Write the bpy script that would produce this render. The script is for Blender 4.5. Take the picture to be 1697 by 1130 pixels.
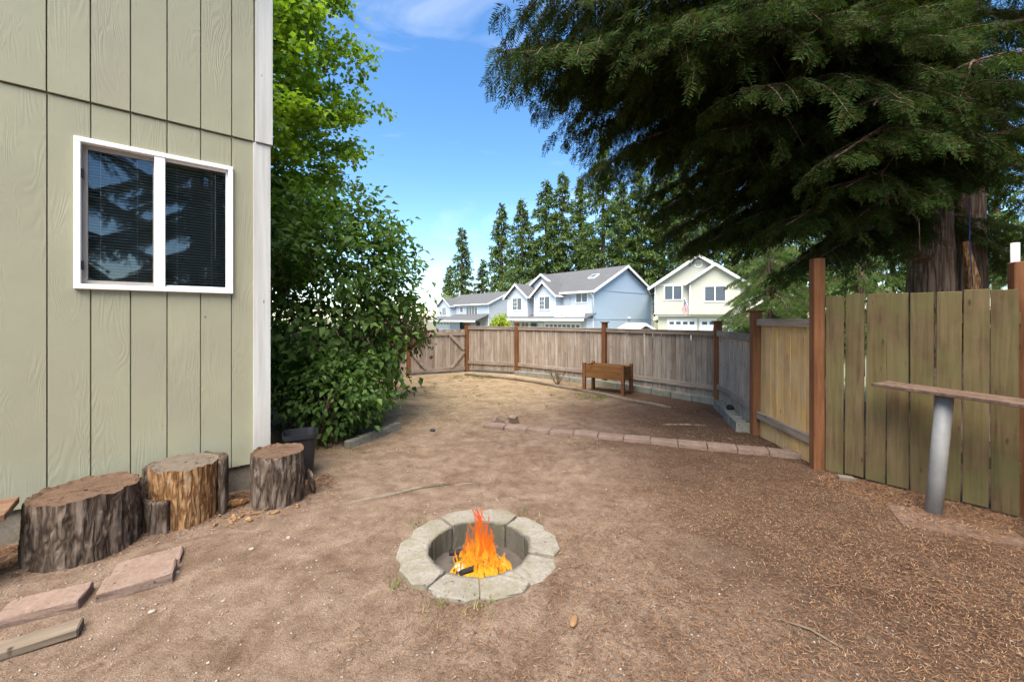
import bpy, bmesh, math, random
import numpy as np
from mathutils import Vector, Matrix

for o in list(bpy.data.objects): bpy.data.objects.remove(o)
SC = bpy.context.scene
COL = SC.collection
random.seed(7); RNG = np.random.default_rng(7)
R = math.radians

# ------------------------------------------------------------------ camera, sky, sun, exposure
CAM_H = 1.45
cam = bpy.data.cameras.new('camera'); camo = bpy.data.objects.new('camera', cam); COL.objects.link(camo)
cam.sensor_width = 36.0; cam.lens = 14.43; cam.shift_y = -0.0218
cam.clip_start = 0.05; cam.clip_end = 3000
camo.location = (0, 0, CAM_H); camo.rotation_euler = (R(90), 0, 0)
SC.camera = camo

SUN_AZ = R(-164)      # from +Y, clockwise seen from above: hazy sun behind the camera, to the left
SUN_EL = R(60)
world = bpy.data.worlds.new('World'); SC.world = world; world.use_nodes = True
wn = world.node_tree.nodes; wl = world.node_tree.links; wn.clear()
w_out = wn.new('ShaderNodeOutputWorld'); w_bg = wn.new('ShaderNodeBackground')
w_sky = wn.new('ShaderNodeTexSky'); w_sky.sky_type = 'NISHITA'; w_sky.sun_disc = False
w_sky.sun_elevation = SUN_EL; w_sky.sun_rotation = SUN_AZ
w_sky.air_density = 1.0; w_sky.dust_density = 0.3; w_sky.ozone_density = 2.2
# thin wisps of cirrus over the whole sky
tc = wn.new('ShaderNodeTexCoord'); mp = wn.new('ShaderNodeMapping'); mp.inputs['Scale'].default_value = (1.0, 1.6, 4.5)
mp.inputs['Rotation'].default_value = (0, 0.25, 0.5)
nz = wn.new('ShaderNodeTexNoise'); nz.inputs['Scale'].default_value = 2.2; nz.inputs['Detail'].default_value = 7; nz.inputs['Roughness'].default_value = 0.55
nz.inputs['Distortion'].default_value = 0.5
rmp = wn.new('ShaderNodeValToRGB'); rmp.color_ramp.elements[0].position = 0.56; rmp.color_ramp.elements[1].position = 0.85
rmp.color_ramp.elements[0].color = (0.0, 0.0, 0.0, 1); rmp.color_ramp.elements[1].color = (0.30, 0.30, 0.30, 1)
mixw = wn.new('ShaderNodeMix'); mixw.data_type = 'RGBA'; mixw.blend_type = 'MIX'
wl.new(tc.outputs['Generated'], mp.inputs['Vector']); wl.new(mp.outputs['Vector'], nz.inputs['Vector'])
wl.new(nz.outputs['Fac'], rmp.inputs['Fac']); wl.new(rmp.outputs['Color'], mixw.inputs['Factor'])
hs = wn.new('ShaderNodeHueSaturation'); hs.inputs['Saturation'].default_value = 1.22; wl.new(w_sky.outputs['Color'], hs.inputs['Color']); wl.new(hs.outputs['Color'], mixw.inputs['A']); mixw.inputs['B'].default_value = (6.3, 6.2, 6.1, 1)
wl.new(mixw.outputs['Result'], w_bg.inputs['Color']); w_bg.inputs['Strength'].default_value = 0.066
wl.new(w_bg.outputs['Background'], w_out.inputs['Surface'])

sun = bpy.data.lights.new('sun', 'SUN'); suno = bpy.data.objects.new('sun', sun); COL.objects.link(suno)
sun.energy = 2.5; sun.angle = R(55); sun.color = (1.0, 0.93, 0.82)
sd = Vector((math.sin(SUN_AZ)*math.cos(SUN_EL), math.cos(SUN_AZ)*math.cos(SUN_EL), math.sin(SUN_EL)))
suno.rotation_euler = sd.to_track_quat('Z', 'Y').to_euler()
VS = SC.view_settings; VS.view_transform = 'Standard'; VS.look = 'None'; VS.gamma = 1.0; VS.exposure = 2.25
SC.cycles.max_bounces = 6; SC.cycles.diffuse_bounces = 3; SC.cycles.transparent_max_bounces = 16
SC.cycles.use_adaptive_sampling = True; SC.cycles.adaptive_threshold = 0.02
SC.cycles.use_denoising = True
try: SC.cycles.sample_clamp_indirect = 6.0
except Exception: pass

# ------------------------------------------------------------------ helpers
def tag(o, label=None, cat=None, group=None, kind=None):
    if label: o['label'] = label
    if cat: o['category'] = cat
    if group: o['group'] = group
    if kind: o['kind'] = kind
    return o
def empty(name, loc=(0,0,0), rz=0.0):
    o = bpy.data.objects.new(name, None); COL.objects.link(o); o.location = loc; o.rotation_euler = (0,0,rz)
    o.empty_display_size = 0.1
    return o
def link(name, me, parent=None, loc=(0,0,0), rot=(0,0,0), scale=(1,1,1)):
    o = bpy.data.objects.new(name, me); COL.objects.link(o); o.parent = parent
    o.location = loc; o.rotation_euler = rot; o.scale = scale
    return o
def np_mesh(name, verts, loops, sizes, mat=None, smooth=False):
    """verts (n,3), loops flat vertex indices, sizes: ngon size (int) or array"""
    me = bpy.data.meshes.new(name)
    verts = np.asarray(verts, dtype=np.float32); loops = np.asarray(loops, dtype=np.int32).ravel()
    if np.isscalar(sizes): sizes = np.full(len(loops)//sizes, sizes, dtype=np.int32)
    me.vertices.add(len(verts)); me.vertices.foreach_set('co', verts.ravel())
    me.loops.add(len(loops)); me.loops.foreach_set('vertex_index', loops)
    me.polygons.add(len(sizes)); st = np.concatenate([[0], np.cumsum(sizes)[:-1]]).astype(np.int32)
    me.polygons.foreach_set('loop_start', st); me.polygons.foreach_set('loop_total', sizes.astype(np.int32))
    if smooth: me.polygons.foreach_set('use_smooth', np.ones(len(sizes), dtype=bool))
    me.update(calc_edges=True); me.validate()
    if mat: me.materials.append(mat)
    return me
class MB:
    """collects simple shapes into one mesh"""
    def __init__(s): s.v = []; s.f = []; s.sm = []
    def box(s, x0,x1,y0,y1,z0,z1):
        b = len(s.v); s.v += [(x0,y0,z0),(x1,y0,z0),(x1,y1,z0),(x0,y1,z0),(x0,y0,z1),(x1,y0,z1),(x1,y1,z1),(x0,y1,z1)]
        s.f += [tuple(b+i for i in q) for q in ((0,3,2,1),(4,5,6,7),(0,1,5,4),(1,2,6,5),(2,3,7,6),(3,0,4,7))]; return s
    def poly(s, pts):
        b = len(s.v); s.v += [tuple(p) for p in pts]; s.f.append(tuple(range(b, b+len(pts)))); return s
    def prism(s, pts, d):
        """closed extrusion of polygon pts (3D) by vector d"""
        n = len(pts); b = len(s.v); d = Vector(d)
        s.v += [tuple(p) for p in pts] + [tuple(Vector(p)+d) for p in pts]
        s.f.append(tuple(b+i for i in reversed(range(n)))); s.f.append(tuple(b+n+i for i in range(n)))
        for i in range(n):
            j = (i+1) % n; s.f.append((b+i, b+j, b+n+j, b+n+i))
        return s
    def bar(s, p, q, w, t, up=(0,0,1)):
        p = Vector(p); q = Vector(q); d = (q-p).normalized(); up = Vector(up)
        side = d.cross(up); side = side.normalized() if side.length > 1e-5 else Vector((1,0,0)); u = side.cross(d)
        c = [side*w/2+u*t/2, -side*w/2+u*t/2, -side*w/2-u*t/2, side*w/2-u*t/2]
        s.prism([p+k for k in c], q-p); return s
    def tube(s, pts, rad, n=8, caps=True):
        pts = [Vector(p) for p in pts]; m = len(pts); b = len(s.v)
        if not hasattr(rad, '__len__'): rad = [rad]*m
        ref = None
        for i, p in enumerate(pts):
            d = (pts[min(i+1,m-1)]-pts[max(i-1,0)]).normalized()
            if ref is None:
                ref = Vector((0,0,1)) if abs(d.z) < 0.9 else Vector((1,0,0))
            x = d.cross(ref).normalized(); y = x.cross(d); ref = y
            for k in range(n):
                a = 2*math.pi*k/n; s.v.append(tuple(p + x*math.cos(a)*rad[i] + y*math.sin(a)*rad[i]))
        for i in range(m-1):
            for k in range(n):
                l = (k+1) % n; s.f.append((b+i*n+k, b+i*n+l, b+(i+1)*n+l, b+(i+1)*n+k)); s.sm.append(len(s.f)-1)
        if caps:
            s.f.append(tuple(b+k for k in reversed(range(n)))); s.f.append(tuple(b+(m-1)*n+k for k in range(n)))
        return s
    def mesh(s, name, mat, bevel=0.0, seg=1):
        me = bpy.data.meshes.new(name); me.from_pydata(s.v, [], s.f); 
        bm = bmesh.new(); bm.from_mesh(me)
        bmesh.ops.recalc_face_normals(bm, faces=bm.faces)
        bm.faces.ensure_lookup_table()
        for i in s.sm: bm.faces[i].smooth = True
        if bevel > 0:
            bmesh.ops.bevel(bm, geom=list(bm.edges), offset=bevel, segments=seg, affect='EDGES', profile=0.6)
        bm.to_mesh(me); bm.free(); me.materials.append(mat); return me
    def build(s, name, mat, parent=None, bevel=0.0, loc=(0,0,0), rot=(0,0,0)):
        return link(name, s.mesh(name, mat, bevel), parent, loc, rot)

def hash3(ix, iy, iz, seed=0):
    h = (ix.astype(np.int64)*374761393 + iy.astype(np.int64)*668265263 + iz.astype(np.int64)*2147483647 + seed*974634777) & 0xffffffff
    h = ((h ^ (h >> 13)) * 1274126177) & 0xffffffff
    h = h ^ (h >> 16)
    return (h & 0xffffff) / float(0xffffff)
def vnoise(p, seed=0):
    p = np.asarray(p, dtype=np.float64); i = np.floor(p).astype(np.int64); f = p - i; f = f*f*(3-2*f); r = 0
    for dx in (0,1):
        for dy in (0,1):
            for dz in (0,1):
                w = (f[...,0] if dx else 1-f[...,0])*(f[...,1] if dy else 1-f[...,1])*(f[...,2] if dz else 1-f[...,2])
                r = r + w*hash3(i[...,0]+dx, i[...,1]+dy, i[...,2]+dz, seed)
    return r
def fbm(p, oct=4, seed=0):
    a = 0.5; r = 0; p = np.asarray(p, dtype=np.float64)
    for k in range(oct): r = r + a*vnoise(p, seed+k); p = p*2.03+11.7; a *= 0.5
    return r

# ------------------------------------------------------------------ materials
class NT:
    def __init__(s, name):
        s.m = bpy.data.materials.new(name); s.m.use_nodes = True; s.n = s.m.node_tree.nodes; s.l = s.m.node_tree.links
        s.n.clear(); s.out = s.n.new('ShaderNodeOutputMaterial'); s.b = s.n.new('ShaderNodeBsdfPrincipled')
        s.l.new(s.b.outputs[0], s.out.inputs[0])
    def node(s, t, **kw):
        n = s.n.new(t)
        for k, v in kw.items(): setattr(n, k, v)
        return n
    def set(s, n, **kw):
        for k, v in kw.items(): n.inputs[k.replace('_', ' ')].default_value = v
        return n
    def coord(s, which='Object', scale=(1,1,1), jitter=False):
        t = s.node('ShaderNodeTexCoord'); src = t.outputs[which]
        if jitter:
            oi = s.node('ShaderNodeObjectInfo'); mul = s.node('ShaderNodeVectorMath', operation='SCALE'); mul.inputs[0].default_value = (17.0, 31.0, 23.0)
            s.l.new(oi.outputs['Random'], mul.inputs['Scale']); ad = s.node('ShaderNodeVectorMath', operation='ADD')
            s.l.new(src, ad.inputs[0]); s.l.new(mul.outputs[0], ad.inputs[1]); src = ad.outputs[0]
        m = s.node('ShaderNodeMapping'); m.inputs['Scale'].default_value = scale; s.l.new(src, m.inputs['Vector']); return m.outputs[0]
    def noise(s, vec, scale, detail=5, rough=0.6, dist=0.0):
        n = s.node('ShaderNodeTexNoise'); s.set(n, Scale=scale, Detail=detail, Roughness=rough, Distortion=dist); s.l.new(vec, n.inputs['Vector']); return n.outputs['Fac']
    def ramp(s, fac, stops):
        r = s.node('ShaderNodeValToRGB'); e = r.color_ramp.elements
        while len(e) < len(stops): e.new(0.5)
        for k, (p, c) in enumerate(stops):
            e[k].position = p; e[k].color = tuple(c) + (1,) if len(c) == 3 else c
        s.l.new(fac, r.inputs['Fac']); return r.outputs['Color']
    def mix(s, fac, a, b, mode='MIX'):
        m = s.node('ShaderNodeMix', data_type='RGBA', blend_type=mode)
        for sock, v in (('Factor', fac), ('A', a), ('B', b)):
            i = m.inputs[sock] if sock == 'Factor' else [x for x in m.inputs if x.name == sock and x.type == 'RGBA'][0]
            if hasattr(v, 'is_linked'): s.l.new(v, i)
            elif sock == 'Factor': i.default_value = v
            else: i.default_value = tuple(v) + (1,) if len(v) == 3 else v
        return [x for x in m.outputs if x.type == 'RGBA'][0]
    def math(s, op, a, b=None, c=None):
        m = s.node('ShaderNodeMath', operation=op)
        for k, v in enumerate((a, b, c)):
            if v is None: continue
            if hasattr(v, 'is_linked'): s.l.new(v, m.inputs[k])
            else: m.inputs[k].default_value = v
        return m.outputs[0]
    def rnd(s): return s.node('ShaderNodeObjectInfo').outputs['Random']
    def island(s): return s.node('ShaderNodeNewGeometry').outputs['Random Per Island']
    def sep(s, vec):
        x = s.node('ShaderNodeSeparateXYZ'); s.l.new(vec, x.inputs[0]); return x.outputs
    def bump(s, h, strength=0.4, dist=0.01):
        b = s.node('ShaderNodeBump'); s.set(b, Strength=strength, Distance=dist); s.l.new(h, b.inputs['Height']); s.l.new(b.outputs[0], s.b.inputs['Normal']); return b
    def fin(s, col, rough=0.8, spec=0.3):
        if hasattr(col, 'is_linked'): s.l.new(col, s.b.inputs['Base Color'])
        else: s.b.inputs['Base Color'].default_value = tuple(col)+(1,)
        if hasattr(rough, 'is_linked'): s.l.new(rough, s.b.inputs['Roughness'])
        else: s.b.inputs['Roughness'].default_value = rough
        s.b.inputs['Specular IOR Level'].default_value = spec
        return s.m

def wood(name, dark, mid, light, grain=(28,28,1.6), var=0.35, stain=None, stain_fac=0.0, bump=0.35, rough=0.85, knots=True):
    t = NT(name); v = t.coord('Object', grain, True); v1 = t.coord('Object', (1,1,1), True)
    g = t.noise(v, 1.0, 6, 0.65, 0.8); big = t.noise(v1, 2.3, 4, 0.6)
    c = t.ramp(g, [(0.25, dark), (0.5, mid), (0.75, light)])
    c = t.mix(t.ramp(big, [(0.35, (0,0,0)), (0.7, (1,1,1))]), c, t.mix(1.0, c, (0.72,0.68,0.64), 'MULTIPLY'))
    r = t.rnd(); c = t.mix(t.math('MULTIPLY', r, var), c, t.mix(1.0, c, (0.62,0.58,0.56), 'MULTIPLY'))
    if knots:
        vo = t.node('ShaderNodeTexVoronoi'); t.set(vo, Scale=1.0); t.l.new(t.coord('Object', (9,9,3.2), True), vo.inputs['Vector'])
        k = t.ramp(vo.outputs['Distance'], [(0.05, (1,1,1)), (0.12, (0,0,0))]); c = t.mix(k, c, tuple(x*0.45 for x in dark))
    if stain:
        sn = t.noise(v1, 3.0, 5, 0.6, 0.4); c = t.mix(t.math('MULTIPLY', t.ramp(sn, [(0.35, (0,0,0)), (0.62, (1,1,1))]), stain_fac), c, stain)
    t.bump(g, bump, 0.004)
    return t.fin(c, rough, 0.2)

def plain(name, col, rough=0.7, spec=0.3, nscale=6.0, amount=0.25, bump=0.0, bscale=60.0, metal=0.0):
    t = NT(name); v = t.coord('Object', (1,1,1), True); n = t.noise(v, nscale, 5, 0.6)
    c = t.mix(t.math('MULTIPLY', n, amount*2), col, tuple(x*0.55 for x in col))
    if bump: t.bump(t.noise(v, bscale, 4, 0.6), bump, 0.004)
    t.b.inputs['Metallic'].default_value = metal
    return t.fin(c, rough, spec)

def leafmat(name, cols, trans=0.35, rough=0.5, tcol=None, spec=0.35):
    t = NT(name); i = t.island(); n = len(cols)
    c = t.ramp(i, [((k+0.5)/n, cols[k]) for k in range(n)])
    pos = t.node('ShaderNodeNewGeometry').outputs['Position']; cl = t.noise(pos, 1.3, 3, 0.6)
    c = t.mix(t.ramp(cl, [(0.35, (0,0,0)), (0.65, (1,1,1))]), c, t.mix(1.0, c, (0.6,0.66,0.55), 'MULTIPLY'))
    m = t.fin(c, rough, spec)
    tr = t.node('ShaderNodeBsdfTranslucent'); t.l.new(t.mix(1.0, c, tcol or (1.3,1.35,0.6), 'MULTIPLY'), tr.inputs['Color'])
    ms = t.node('ShaderNodeMixShader'); ms.inputs[0].default_value = trans
    t.l.new(t.b.outputs[0], ms.inputs[1]); t.l.new(tr.outputs[0], ms.inputs[2]); t.l.new(ms.outputs[0], t.out.inputs[0])
    return m

M = {}
def mk_siding():
    t = NT('sage_painted_siding'); v = t.coord('Object', (1,1,1), True)
    # embossed cathedral grain: contour lines of a stretched noise
    f = t.noise(t.coord('Object', (7,7,1.1), True), 1.0, 2, 0.5, 0.6); cont = t.math('SINE', t.math('MULTIPLY', f, 105.0))
    fine = t.noise(t.coord('Object', (30,30,120), True), 1.0, 3, 0.7); lo = t.noise(v, 2.0, 4, 0.6)
    mask = t.ramp(t.noise(t.coord('Object', (5,5,1.8), True), 1.0, 2, 0.5), [(0.42, (0,0,0)), (0.6, (1,1,1))])
    h = t.math('ADD', t.math('MULTIPLY', cont, mask), t.math('MULTIPLY', fine, 1.6))
    c = t.mix(t.ramp(lo, [(0.3, (0,0,0)), (0.75, (1,1,1))]), (0.312,0.302,0.198), (0.272,0.256,0.175))
    c = t.mix(t.math('MULTIPLY', t.ramp(t.noise(v, 1.1, 3, 0.5), [(0.55, (0,0,0)), (0.75, (1,1,1))]), 0.45), c, (0.285,0.25,0.19))
    # splash-back dirt and pale weathering near the ground, nail heads
    z = t.sep(t.node('ShaderNodeNewGeometry').outputs['Position'])[2]
    w = t.ramp(t.math('ADD', z, t.math('MULTIPLY', t.noise(v, 5.0, 4, 0.6), 0.8)), [(0.5, (1,1,1)), (1.0, (0,0,0))])
    c = t.mix(t.math('MULTIPLY', w, 0.4), c, (0.37,0.375,0.29))
    vo = t.node('ShaderNodeTexVoronoi'); t.set(vo, Scale=1.0, Randomness=0.55); t.l.new(t.coord('Object', (5.2,1,4.2), True), vo.inputs['Vector'])
    c = t.mix(t.math('MULTIPLY', t.ramp(vo.outputs['Distance'], [(0.035, (1,1,1)), (0.05, (0,0,0))]), 0.75), c, (0.10,0.08,0.06))
    t.bump(h, 0.17, 0.003); return t.fin(c, 0.62, 0.35)
M['siding'] = mk_siding()
def mk_trim():
    t = NT('weathered_white_trim'); v = t.coord('Object', (1,1,1), True)
    st = t.noise(t.coord('Object', (30,30,1.2), True), 1.0, 5, 0.6); c = t.mix(t.ramp(st, [(0.4, (0,0,0)), (0.75, (1,1,1))]), (0.52,0.51,0.48), (0.40,0.385,0.345))
    z = t.sep(t.node('ShaderNodeNewGeometry').outputs['Position'])[2]
    d = t.ramp(t.math('ADD', z, t.math('MULTIPLY', t.noise(v, 9.0, 4, 0.6), 0.5)), [(0.35, (1,1,1)), (1.1, (0,0,0))]); c = t.mix(t.math('MULTIPLY', d, 0.55), c, (0.36,0.29,0.21))
    vo = t.node('ShaderNodeTexVoronoi'); t.set(vo, Scale=1.0); t.l.new(t.coord('Object', (14,14,4), True), vo.inputs['Vector'])
    c = t.mix(t.math('MULTIPLY', t.ramp(vo.outputs['Distance'], [(0.05, (1,1,1)), (0.08, (0,0,0))]), 0.8), c, (0.09,0.07,0.06))
    t.bump(st, 0.3, 0.003); return t.fin(c, 0.6, 0.3)
M['trim'] = mk_trim()
M['vinyl'] = plain('white_vinyl', (0.80,0.79,0.77), 0.4, 0.4, 8, 0.06)
M['sash_grey'] = plain('dusty_grey_sash', (0.34,0.31,0.28), 0.6, 0.3, 10, 0.15)
M['blind'] = plain('pale_blind_slat', (0.62,0.61,0.58), 0.5, 0.3, 10, 0.05)
M['room'] = plain('beige_room_paint', (0.40,0.36,0.28), 0.8, 0.2, 2, 0.1)
M['black'] = plain('black_plastic', (0.018,0.018,0.02), 0.45, 0.4, 8, 0.2, 0.1, 90)
def mk_glass():
    t = NT('window_glass'); g = t.node('ShaderNodeBsdfGlossy'); g.inputs['Roughness'].default_value = 0.01; g.inputs['Color'].default_value = (0.95,0.97,1,1)
    tr = t.node('ShaderNodeBsdfTransparent'); tr.inputs['Color'].default_value = (0.85,0.87,0.86,1)
    fr = t.node('ShaderNodeFresnel'); fr.inputs['IOR'].default_value = 1.55; ms = t.node('ShaderNodeMixShader')
    t.l.new(t.math('ADD', t.math('MULTIPLY', fr.outputs[0], 1.0), 0.015), ms.inputs[0]); t.l.new(tr.outputs[0], ms.inputs[1]); t.l.new(g.outputs[0], ms.inputs[2])
    t.l.new(ms.outputs[0], t.out.inputs[0]); return t.m
M['glass'] = mk_glass()
M['far_glass'] = plain('far_window_glass', (0.10,0.12,0.14), 0.12, 0.6, 1.0, 0.3)
def mk_concrete(name, col, moss=0.0, pits=True, soot=False):
    t = NT(name); v = t.coord('Object', (1,1,1), True); n = t.noise(v, 55, 6, 0.7); lo = t.noise(v, 7, 5, 0.65)
    c = t.mix(t.ramp(n, [(0.3, (0,0,0)), (0.75, (1,1,1))]), tuple(x*0.72 for x in col), tuple(min(1,x*1.18) for x in col))
    c = t.mix(t.ramp(lo, [(0.4, (0,0,0)), (0.75, (1,1,1))]), c, t.mix(1.0, c, (0.74,0.70,0.62), 'MULTIPLY'))
    if pits:
        p = t.ramp(t.noise(v, 38, 2, 0.5), [(0.69, (0,0,0)), (0.73, (1,1,1))]); c = t.mix(p, c, (0.06,0.055,0.045))
    if soot:
        ox, oy, oz = t.sep(t.coord('Object')); rr_s = t.math('SQRT', t.math('ADD', t.math('MULTIPLY', ox, ox), t.math('MULTIPLY', oy, oy)))
        c = t.mix(t.math('MULTIPLY', t.ramp(t.math('ADD', rr_s, t.math('MULTIPLY', t.math('SUBTRACT', lo, 0.5), 0.05)), [(0.315, (1,1,1)), (0.335, (0,0,0))]), 0.72), c, (0.06,0.056,0.045))
    if moss: c = t.mix(t.math('MULTIPLY', t.ramp(lo, [(0.5, (0,0,0)), (0.65, (1,1,1))]), moss), c, (0.16,0.17,0.07))
    t.l.new(t.mix(t.math('MULTIPLY', t.rnd(), 0.4), c, t.mix(1.0, c, (0.8,0.8,0.8), 'MULTIPLY')), t.b.inputs['Base Color'])
    t.bump(n, 0.6, 0.006); t.b.inputs['Roughness'].default_value = 0.92; t.b.inputs['Specular IOR Level'].default_value = 0.15; return t.m
M['block'] = mk_concrete('grey_concrete_block', (0.25,0.225,0.185), 0.2, True, True)
M['cinder'] = mk_concrete('mossy_grey_cinder_block', (0.25,0.24,0.21), 0.4)
M['found'] = mk_concrete('foundation_concrete', (0.25,0.22,0.18), 0.2)
M['paver'] = mk_concrete('red_brown_paver', (0.245,0.172,0.137), 0.0)
M['fence_grey'] = wood('weathered_fence_board', (0.18,0.14,0.108), (0.35,0.29,0.235), (0.48,0.415,0.35), var=0.75)
M['rail_grey'] = wood('weathered_fence_rail', (0.17,0.13,0.10), (0.31,0.25,0.20), (0.42,0.36,0.30), grain=(2.0,28,28), var=0.4)
M['post'] = wood('orange_brown_stained_post', (0.11,0.046,0.02), (0.20,0.086,0.037), (0.28,0.13,0.06), var=0.5, bump=0.2)
M['fence_gold'] = wood('golden_new_fence_board', (0.42,0.235,0.07), (0.64,0.40,0.145), (0.72,0.50,0.23), var=0.3, stain=(0.40,0.34,0.27), stain_fac=0.35)
M['fence_side'] = wood('silvered_fence_board', (0.28,0.215,0.16), (0.46,0.375,0.295), (0.58,0.495,0.405), var=0.4)
M['fence_green'] = wood('mossy_green_fence_board', (0.075,0.05,0.026), (0.145,0.10,0.052), (0.205,0.15,0.082), var=0.6, stain=(0.115,0.12,0.04), stain_fac=0.45)
M['planter'] = wood('varnished_planter_wood', (0.11,0.05,0.018), (0.20,0.095,0.033), (0.27,0.135,0.05), grain=(2,28,28), var=0.3, rough=0.5, bump=0.15)
M['old_board'] = wood('weathered_loose_board', (0.09,0.07,0.05), (0.18,0.142,0.105), (0.27,0.22,0.165), grain=(1.6,28,28), var=0.3)
M['bench'] = wood('brown_bench_wood', (0.10,0.055,0.03), (0.20,0.115,0.07), (0.30,0.18,0.11), grain=(1.6,28,28), var=0.3)
M['rusty'] = wood('needle_covered_shelf', (0.07,0.046,0.034), (0.14,0.092,0.068), (0.22,0.15,0.11), grain=(20,20,20), var=0.1)
def mk_bark(name, dark, mid, light, sc=(9,9,2.2), bump=1.0):
    t = NT(name); v = t.coord('Object', sc, True); n = t.noise(v, 1.5, 7, 0.7, 0.6); vo = t.node('ShaderNodeTexVoronoi'); t.set(vo, Scale=1.6); vo.feature = 'DISTANCE_TO_EDGE'
    wv = t.node('ShaderNodeVectorMath', operation='ADD'); t.l.new(v, wv.inputs[0]); nn = t.node('ShaderNodeTexNoise'); t.set(nn, Scale=2.0); t.l.new(v, nn.inputs['Vector']); t.l.new(nn.outputs['Color'], wv.inputs[1]); t.l.new(wv.outputs[0], vo.inputs['Vector'])
    h = t.math('ADD', t.math('MULTIPLY', t.math('MINIMUM', vo.outputs['Distance'], 0.3), 2.0), n)
    c = t.ramp(h, [(0.35, dark), (0.65, mid), (1.0, light)])
    li = t.ramp(t.noise(t.coord('Object', (1,1,1), True), 11, 4, 0.6), [(0.62, (0,0,0)), (0.7, (1,1,1))]); c = t.mix(t.math('MULTIPLY', li, 0.35), c, (0.36,0.34,0.28))
    t.bump(h, bump, 0.02); return t.fin(c, 0.95, 0.1)
M['bark'] = mk_bark('stump_bark', (0.03,0.021,0.015), (0.088,0.062,0.045), (0.17,0.13,0.10))
M['cedar_bark'] = mk_bark('cedar_bark', (0.045,0.028,0.02), (0.12,0.078,0.056), (0.20,0.145,0.108), sc=(11,11,0.9))
M['twig'] = mk_bark('twig_bark', (0.06,0.04,0.025), (0.14,0.095,0.06), (0.22,0.16,0.11), sc=(6,6,6), bump=0.3)
def mk_cut(name, a, b, crack=(0.05,0.03,0.02)):
    t = NT(name); v = t.coord('Object', (1,1,1)); w = t.node('ShaderNodeTexWave', wave_type='RINGS', rings_direction='Z'); t.set(w, Scale=22, Distortion=3.0, Detail=3.0); w.inputs['Detail Scale'].default_value = 2.0; t.l.new(v, w.inputs['Vector'])
    n = t.noise(v, 9, 6, 0.7, 0.5); c = t.mix(n, a, b); c = t.mix(t.math('MULTIPLY', w.outputs['Fac'], 0.35), c, tuple(x*0.55 for x in a))
    cr = t.ramp(t.noise(v, 6, 3, 0.5, 1.5), [(0.5, (0,0,0)), (0.515, (1,1,1)), (0.53, (0,0,0))]); c = t.mix(cr, c, crack)
    sx, sy, sz_ = t.sep(v); an = t.math('ARCTAN2', sy, sx); ca = t.node('ShaderNodeCombineXYZ'); t.l.new(t.math('MULTIPLY', an, 5.0), ca.inputs[0]); t.l.new(t.math('MULTIPLY', n, 1.2), ca.inputs[1])
    rc = t.ramp(t.noise(ca.outputs[0], 1.6, 3, 0.6), [(0.30, (1,1,1)), (0.36, (0,0,0))]); c = t.mix(t.math('MULTIPLY', rc, 0.85), c, crack)
    t.bump(n, 0.9, 0.02); return t.fin(c, 0.9, 0.15)
M['cut_brown'] = mk_cut('litter_covered_cut', (0.17,0.10,0.06), (0.085,0.056,0.04))
M['cut_grey'] = mk_cut('grey_cut', (0.20,0.16,0.12), (0.105,0.08,0.058))
M['rot'] = mk_bark('rotten_orange_wood', (0.075,0.038,0.018), (0.20,0.10,0.042), (0.36,0.215,0.105), sc=(16,16,3.0), bump=0.8)
M['wood_chip'] = plain('orange_wood_chip', (0.29,0.17,0.085), 0.9, 0.1, 14, 0.5)
M['galv'] = plain('galvanised_pipe', (0.36,0.355,0.34), 0.6, 0.35, 7, 0.6, 0.2, 40, metal=0.15)
M['pvc'] = plain('white_pipe', (0.72,0.71,0.68), 0.4)
M['rope'] = plain('blue_rope', (0.05,0.10,0.28), 0.8, 0.2, 40, 0.4)
M['char'] = plain('charred_wood', (0.03,0.027,0.025), 0.9, 0.1, 20, 0.5, 0.5, 50)
M['ash'] = plain('grey_ash', (0.12,0.10,0.085), 0.95, 0.05, 9, 0.6, 0.8, 40)
M['white_ash'] = plain('white_ash', (0.62,0.60,0.60), 0.95, 0.05, 20, 0.25, 0.5, 50)
M['lilac'] = leafmat('lilac_leaf', [(0.07,0.14,0.03), (0.115,0.20,0.044), (0.16,0.255,0.058), (0.095,0.17,0.04)], 0.4, 0.6)
M['plum'] = leafmat('plum_leaf', [(0.085,0.022,0.014), (0.13,0.035,0.02), (0.17,0.055,0.025)], 0.3, 0.45, (1.3,0.8,0.6))
M['maple'] = leafmat('maple_leaf', [(0.15,0.26,0.028), (0.22,0.33,0.034), (0.31,0.39,0.045), (0.18,0.29,0.03)], 0.5, 0.5)
M['cedar'] = leafmat('cedar_spray', [(0.022,0.042,0.012), (0.034,0.062,0.016), (0.056,0.092,0.022), (0.026,0.05,0.014), (0.065,0.05,0.017)], 0.3, 0.85, (1.3,1.4,0.5), 0.05)
M['cedar_bright'] = leafmat('bright_cedar_spray', [(0.07,0.125,0.028), (0.11,0.175,0.036), (0.16,0.23,0.05), (0.09,0.15,0.032)], 0.35, 0.6, (1.3,1.35,0.6), 0.2)
M['fir'] = leafmat('fir_needles', [(0.075,0.12,0.042), (0.10,0.155,0.05), (0.13,0.19,0.062), (0.165,0.20,0.07)], 0.3, 0.7, None, 0.15)
M['yellow_shrub'] = leafmat('yellow_green_leaf', [(0.36,0.42,0.04), (0.48,0.50,0.06), (0.30,0.38,0.04)], 0.4, 0.5)
M['grass'] = leafmat('dry_grass_blade', [(0.14,0.17,0.035), (0.24,0.23,0.06), (0.10,0.14,0.03), (0.36,0.30,0.12)], 0.3, 0.7)
def mk_litter(name, stops):
    t = NT(name); return t.fin(t.ramp(t.island(), stops), 0.85, 0.15)
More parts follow.
